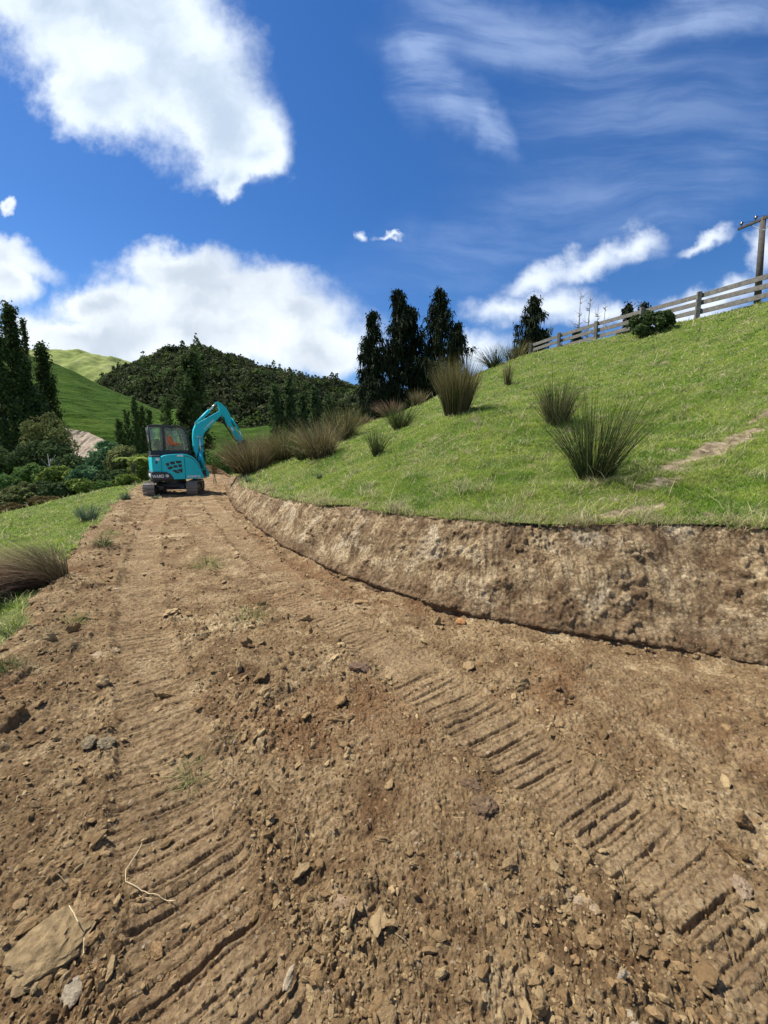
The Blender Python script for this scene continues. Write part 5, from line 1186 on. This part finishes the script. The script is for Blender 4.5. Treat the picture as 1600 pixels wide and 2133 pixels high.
m = MB(); m.box((0.34, 0.32, 1.72), (0.10, 0.3, 0.30), None, 0.03); m.cyl((0.2, 0.1, 1.6), (0.17, 0.1, 1.86), 0.014, 8); m.cyl((0.2, 0.58, 1.6), (0.17, 0.58, 1.86), 0.014, 8); m.build('controls', M_BLACK, cab)
m = MB(); m.box((-0.20, 0.34, 1.50), (0.44, 0.46, 0.12), None, 0.04); m.prism([(-0.44, 1.5), (-0.34, 1.5), (-0.42, 2.02), (-0.52, 2.02)], 0.12, 0.56, 0.03); m.build('seat', M_SEAT, cab)
MB().tube([(0.50, yc0 - 0.04, 2.28), (0.60, yc0 - 0.10, 2.36), (0.60, yc0 - 0.12, 2.30)], 0.012, 6).build('mirror_arm', M_BLACK, cab)
# swing post, boom, stick
kp = MB().prism([(0.80, 0.60), (1.14, 0.60), (1.16, 0.80), (1.08, 0.90), (0.84, 0.92), (0.78, 0.80)], -0.24, 0.14, 0.02).build('swing_post', M_TEAL, dg)
MB().box((0.98, -0.235, 0.74), (0.13, 0.05, 0.26), None, 0.01).build('swing_slot', M_BLACK, kp)
MB().cyl((0.97, -0.2, 0.56), (0.97, -0.2, 0.64), 0.09, 18).build('swing_pin', M_STEEL, kp)
bx_ = lambda x: x + 0.15 * max(0.0, x - 0.95)
bz = lambda X, Y: (bx_((400 + X / 11.85 - 367) / 61.5), (1027 - (820 + Y / 11.85)) / 56.0)
boom_pts = [bz(205, 1860), bz(150, 1480), bz(110, 1380), bz(108, 1060), bz(130, 900), bz(200, 745), bz(300, 690), bz(600, 500), bz(780, 385), bz(830, 400), bz(820, 470), bz(780, 530), bz(395, 950), bz(360, 1050), bz(350, 1380), bz(370, 1860)]
boom = MB().prism(boom_pts, -0.15, 0.10, 0.016).build('boom', M_TEAL, dg)
MB().prism([bz(300, 870), bz(600, 545), bz(700, 480), bz(620, 590), bz(330, 900)], -0.166, -0.152).build('pipe_cover', M_TEAL, boom)
bl_a = np.array(bz(375, 872)); bl_b = np.array(bz(608, 640)); an = math.atan2(*(bl_b - bl_a)[::-1]); ln = float(np.hypot(*(bl_b - bl_a)))
text_part('SUNWARD', 0.125, M_WHITE, boom, SIDE(bl_a[0] + 0.02, -0.154, bl_a[1] - 0.01, an), bold=0.003, sx=ln / 0.60)
cyl = MB(); a_, b_ = bz(215, 735), bz(545, 390); cyl.cyl((a_[0], -0.02, a_[1]), (b_[0], -0.02, b_[1]), 0.058, 18); cb = cyl.build('arm_cylinder', M_TEAL, dg, True)
c_ = bz(722, 195); MB().cyl((b_[0], -0.02, b_[1]), (c_[0], -0.02, c_[1]), 0.028, 14).build('piston_rod', M_CHROME, cb, True)
MB().cyl((a_[0], -0.14, a_[1]), (a_[0], 0.1, a_[1]), 0.035, 12).build('pin', M_STEEL, cb)
bc = MB(); a_, b_ = bz(255, 1440), bz(300, 1830); bc.cyl((a_[0], -0.26, a_[1]), (b_[0] + 0.02, -0.24, b_[1]), 0.062, 18); bc1 = bc.build('boom_cylinder', M_TEAL, dg, True)
t1_ = bz(270, 1060); MB().cyl((a_[0], -0.26, a_[1]), (t1_[0], -0.22, t1_[1]), 0.03, 12).build('piston_rod', M_CHROME, bc1, True)
MB().cyl((t1_[0], -0.27, t1_[1]), (t1_[0], 0.12, t1_[1]), 0.04, 12).build('pin', M_STEEL, bc1)
st_pts = [bz(690, 178), bz(775, 168), bz(850, 225), bz(930, 300), bz(1000, 430), bz(1030, 540), bz(1040, 700), bz(1110, 830), bz(1230, 1010), bz(1290, 1100), bz(1250, 1180), bz(1180, 1150), bz(1000, 790), bz(960, 750), bz(820, 500), bz(770, 350), bz(745, 230)]
stick = MB().prism(st_pts, -0.10, 0.09, 0.014).build('dipper_arm', M_TEAL, dg)
MB().prism([bz(1010, 810), bz(1040, 790), bz(1085, 880), bz(1055, 895)], -0.112, -0.102).build('white_label', M_WHITE, stick)
a_, b_, c_ = bz(1015, 560), bz(1190, 850), bz(1295, 1060); cc = MB(); cc.cyl((a_[0] + .04, -0.01, a_[1]), (b_[0] + .04, -0.01, b_[1]), 0.045, 14); c2_ = cc.build('bucket_cylinder', M_TEAL, dg, True)
MB().cyl((b_[0] + .04, -0.01, b_[1]), (c_[0] + .04, -0.01, c_[1]), 0.024, 12).build('piston_rod', M_CHROME, c2_, True)
def hose(P, name='hose', y=-0.18, r=0.014, parent=boom):
    P = [bz(*p_) for p_ in P]; P = smooth_poly([(p_[0], p_[1]) for p_ in P], 3); MB().tube([(x, y, z) for x, z in P], r, 6).build(name, M_RUBBER, parent, True)
hose([(830, 600), (850, 720), (940, 850), (1010, 1000), (1060, 1090), (1130, 1140)], r=0.026, parent=stick); hose([(850, 540), (880, 730), (985, 900), (1050, 1080), (1160, 1150)], r=0.022, y=-0.13, parent=stick)
hose([(230, 1400), (250, 1310), (310, 1270), (370, 1310), (375, 1400), (345, 1560), (380, 1700)], r=0.017); hose([(210, 1450), (180, 1560), (160, 1650), (230, 1760)], r=0.018); hose([(340, 1420), (330, 1560), (300, 1700), (240, 1780)], r=0.016, y=-0.22)
hose([(140, 1700), (200, 1640), (260, 1700), (250, 1820)], r=0.022, y=-0.25); hose([(360, 1130), (375, 1000), (400, 960)], r=0.012)
MB().box((bz(235, 1050)[0], -0.16, bz(235, 1050)[1]), (0.07, 0.03, 0.035), None, 0.005).build('work_lamp', M_WHITE, boom)
# bucket held in the rushes
t_ = bz(1240, 1130); m = MB()
bp_ = [(0, 0), (0.16, 0.02), (0.24, -0.16), (0.22, -0.42), (0.05, -0.62), (-0.18, -0.66), (-0.36, -0.56), (-0.30, -0.54), (-0.12, -0.58), (0.04, -0.52), (0.14, -0.38), (0.12, -0.12), (0.0, -0.06)]
m.prism([(t_[0] + x, t_[1] + z) for x, z in bp_], -0.27, 0.26); 
for y in (-0.27, 0.25): m.prism([(t_[0] + x, t_[1] + z) for x, z in [(0, 0), (0.16, 0.02), (0.24, -0.16), (0.22, -0.42), (0.05, -0.62), (-0.18, -0.66), (-0.30, -0.56), (-0.08, -0.2)]], y, y + 0.02)
bk = m.build('bucket', M_DARK, dg); m = MB()
for k in range(4): m.prism([(t_[0] - 0.34, t_[1] - 0.55), (t_[0] - 0.48, t_[1] - 0.52), (t_[0] - 0.34, t_[1] - 0.59)], -0.25 + k * 0.15, -0.21 + k * 0.15)
for k, o_ in enumerate([m]): o_.build('bucket_teeth', M_STEEL, bk)

# ------------------------------------------------------------------ operator
def skin(name, pts, edges, rad, mat, parent=None, root=0, sub=2):
    me = bpy.data.meshes.new(name); me.from_pydata(pts, edges, []); o = bpy.data.objects.new(name, me); COL.objects.link(o)
    md = o.modifiers.new('s', 'SKIN'); md.use_smooth_shade = True
    for i, r_ in enumerate(rad): me.skin_vertices[0].data[i].radius = (r_, r_) if not isinstance(r_, tuple) else r_
    me.skin_vertices[0].data[root].use_root = True
    o.modifiers.new('u', 'SUBSURF').levels = sub; o.modifiers['u'].render_levels = sub
    bpy.context.view_layer.update(); me2 = bpy.data.meshes.new_from_object(o.evaluated_get(bpy.context.evaluated_depsgraph_get()))
    bpy.data.objects.remove(o); me2.materials.clear(); return link(name, me2, mat, parent)
M_SKIN = simple('skin', (0.42, 0.25, 0.18), 0.6); M_ORANGE = simple('hi_vis_orange', (1.0, 0.13, 0.03), 0.7, vary=0.04); M_JEAN = simple('navy_trousers', (0.03, 0.035, 0.05), 0.8)
M_CAP = simple('dark_cap', (0.02, 0.02, 0.024), 0.8)
pp = dg.matrix_world if False else Matrix.Translation(dg.location) @ Matrix.Rotation(R(34), 4, 'Z')
seatp = pp @ Vector((-0.08, 0.16, 1.60)); per_ = empty('person', tuple(seatp), R(34)); tag(per_, 'person in an orange hi vis jacket and dark cap seated in the digger cab', 'person')
P_ = []; E_ = []; Rd = []
def add(p_, r_, par=None):
    P_.append(p_); Rd.append(r_); i = len(P_) - 1
    if par is not None: E_.append((par, i))
    return i
hip = add((0, 0, 0.08), (0.15, 0.13)); ch = add((-0.03, 0, 0.28), (0.13, 0.12), hip); sh = add((-0.03, 0, 0.46), (0.12, 0.10), ch); nk = add((0, 0, 0.56), 0.055, sh)
hd = add((0.02, 0, 0.64), 0.085, nk); hd2 = add((0.025, 0, 0.72), 0.088, hd); tp = add((0.02, 0, 0.78), 0.06, hd2)
nose = add((0.115, 0, 0.675), 0.018, hd); 
hands = []
for s_ in (1, -1):
    sd_ = add((-0.03, s_ * 0.19, 0.46), 0.065, sh); el = add((0.08, s_ * 0.25, 0.22), 0.046, sd_); wr = add((0.30, s_ * 0.24, 0.24), 0.030, el); pa = add((0.36, s_ * 0.235, 0.245), (0.036, 0.02), wr)
    hands.append(pa)
    for f_, (dy, ln_) in enumerate([(-0.03, 0.055), (-0.01, 0.065), (0.01, 0.06), (0.03, 0.045)]):
        k1 = add((0.36 + ln_ * 0.8, s_ * 0.235 + dy, 0.25), 0.009, pa); k2 = add((0.36 + ln_ * 1.0, s_ * 0.235 + dy, 0.25 - ln_ * 0.6), 0.008, k1); add((0.36 + ln_ * 0.6, s_ * 0.235 + dy, 0.25 - ln_ * 0.85), 0.007, k2)
    t1 = add((0.37, s_ * 0.235 - s_ * 0.045, 0.235), 0.010, pa); add((0.405, s_ * 0.235 - s_ * 0.05, 0.20), 0.008, t1)
    hp = add((0.04, s_ * 0.10, 0.06), 0.085, hip); kn = add((0.40, s_ * 0.13, 0.10), 0.062, hp); an_ = add((0.44, s_ * 0.13, -0.30), 0.042, kn); add((0.56, s_ * 0.13, -0.33), 0.035, an_)
bd_ = skin('body', P_, E_, Rd, M_SKIN, per_)
# clothing follows the body
skin('jacket', [(0, 0, 0.06), (-0.03, 0, 0.28), (-0.03, 0, 0.47), (-0.02, 0, 0.54), (-0.03, 0.19, 0.465), (0.08, 0.25, 0.22), (0.28, 0.24, 0.24), (-0.03, -0.19, 0.465), (0.08, -0.25, 0.22), (0.28, -0.24, 0.24)],
     [(0, 1), (1, 2), (2, 3), (2, 4), (4, 5), (5, 6), (2, 7), (7, 8), (8, 9)], [(0.17, 0.155), (0.155, 0.145), (0.145, 0.13), 0.075, 0.085, 0.062, 0.045, 0.085, 0.062, 0.045], M_ORANGE, per_)
skin('trousers', [(0, 0, 0.06), (0.04, 0.1, 0.05), (0.40, 0.13, 0.10), (0.44, 0.13, -0.26), (0.04, -0.1, 0.05), (0.40, -0.13, 0.10), (0.44, -0.13, -0.26)],
     [(0, 1), (1, 2), (2, 3), (0, 4), (4, 5), (5, 6)], [0.16, 0.10, 0.075, 0.058, 0.10, 0.075, 0.058], M_JEAN, per_)
m = MB(); m.tube([(0.015, 0, 0.715), (0.012, 0, 0.76), (0.01, 0, 0.81), (0.01, 0, 0.835)], [0.108, 0.110, 0.085, 0.02], 18); m.box((0.14, 0, 0.725), (0.12, 0.15, 0.012), Matrix.Rotation(R(8), 3, 'Y'), 0.004); m.build('cap', M_CAP, per_, True)
for s_ in (1, -1):
    MB().cyl((0.098, s_ * 0.034, 0.70), (0.106, s_ * 0.036, 0.70), 0.011, 10).build('eye', M_CAP, bd_)
    MB().tube([(0.02, s_ * 0.088, 0.66), (0.02, s_ * 0.104, 0.685), (0.02, s_ * 0.092, 0.71)], [0.012, 0.014, 0.008], 8).build('ear', M_SKIN, bd_, True)
MB().tube([(0.098, -0.022, 0.635), (0.106, 0, 0.633), (0.098, 0.022, 0.635)], 0.006, 6).build('mouth', simple('lips', (0.35, 0.14, 0.12), 0.6), bd_)
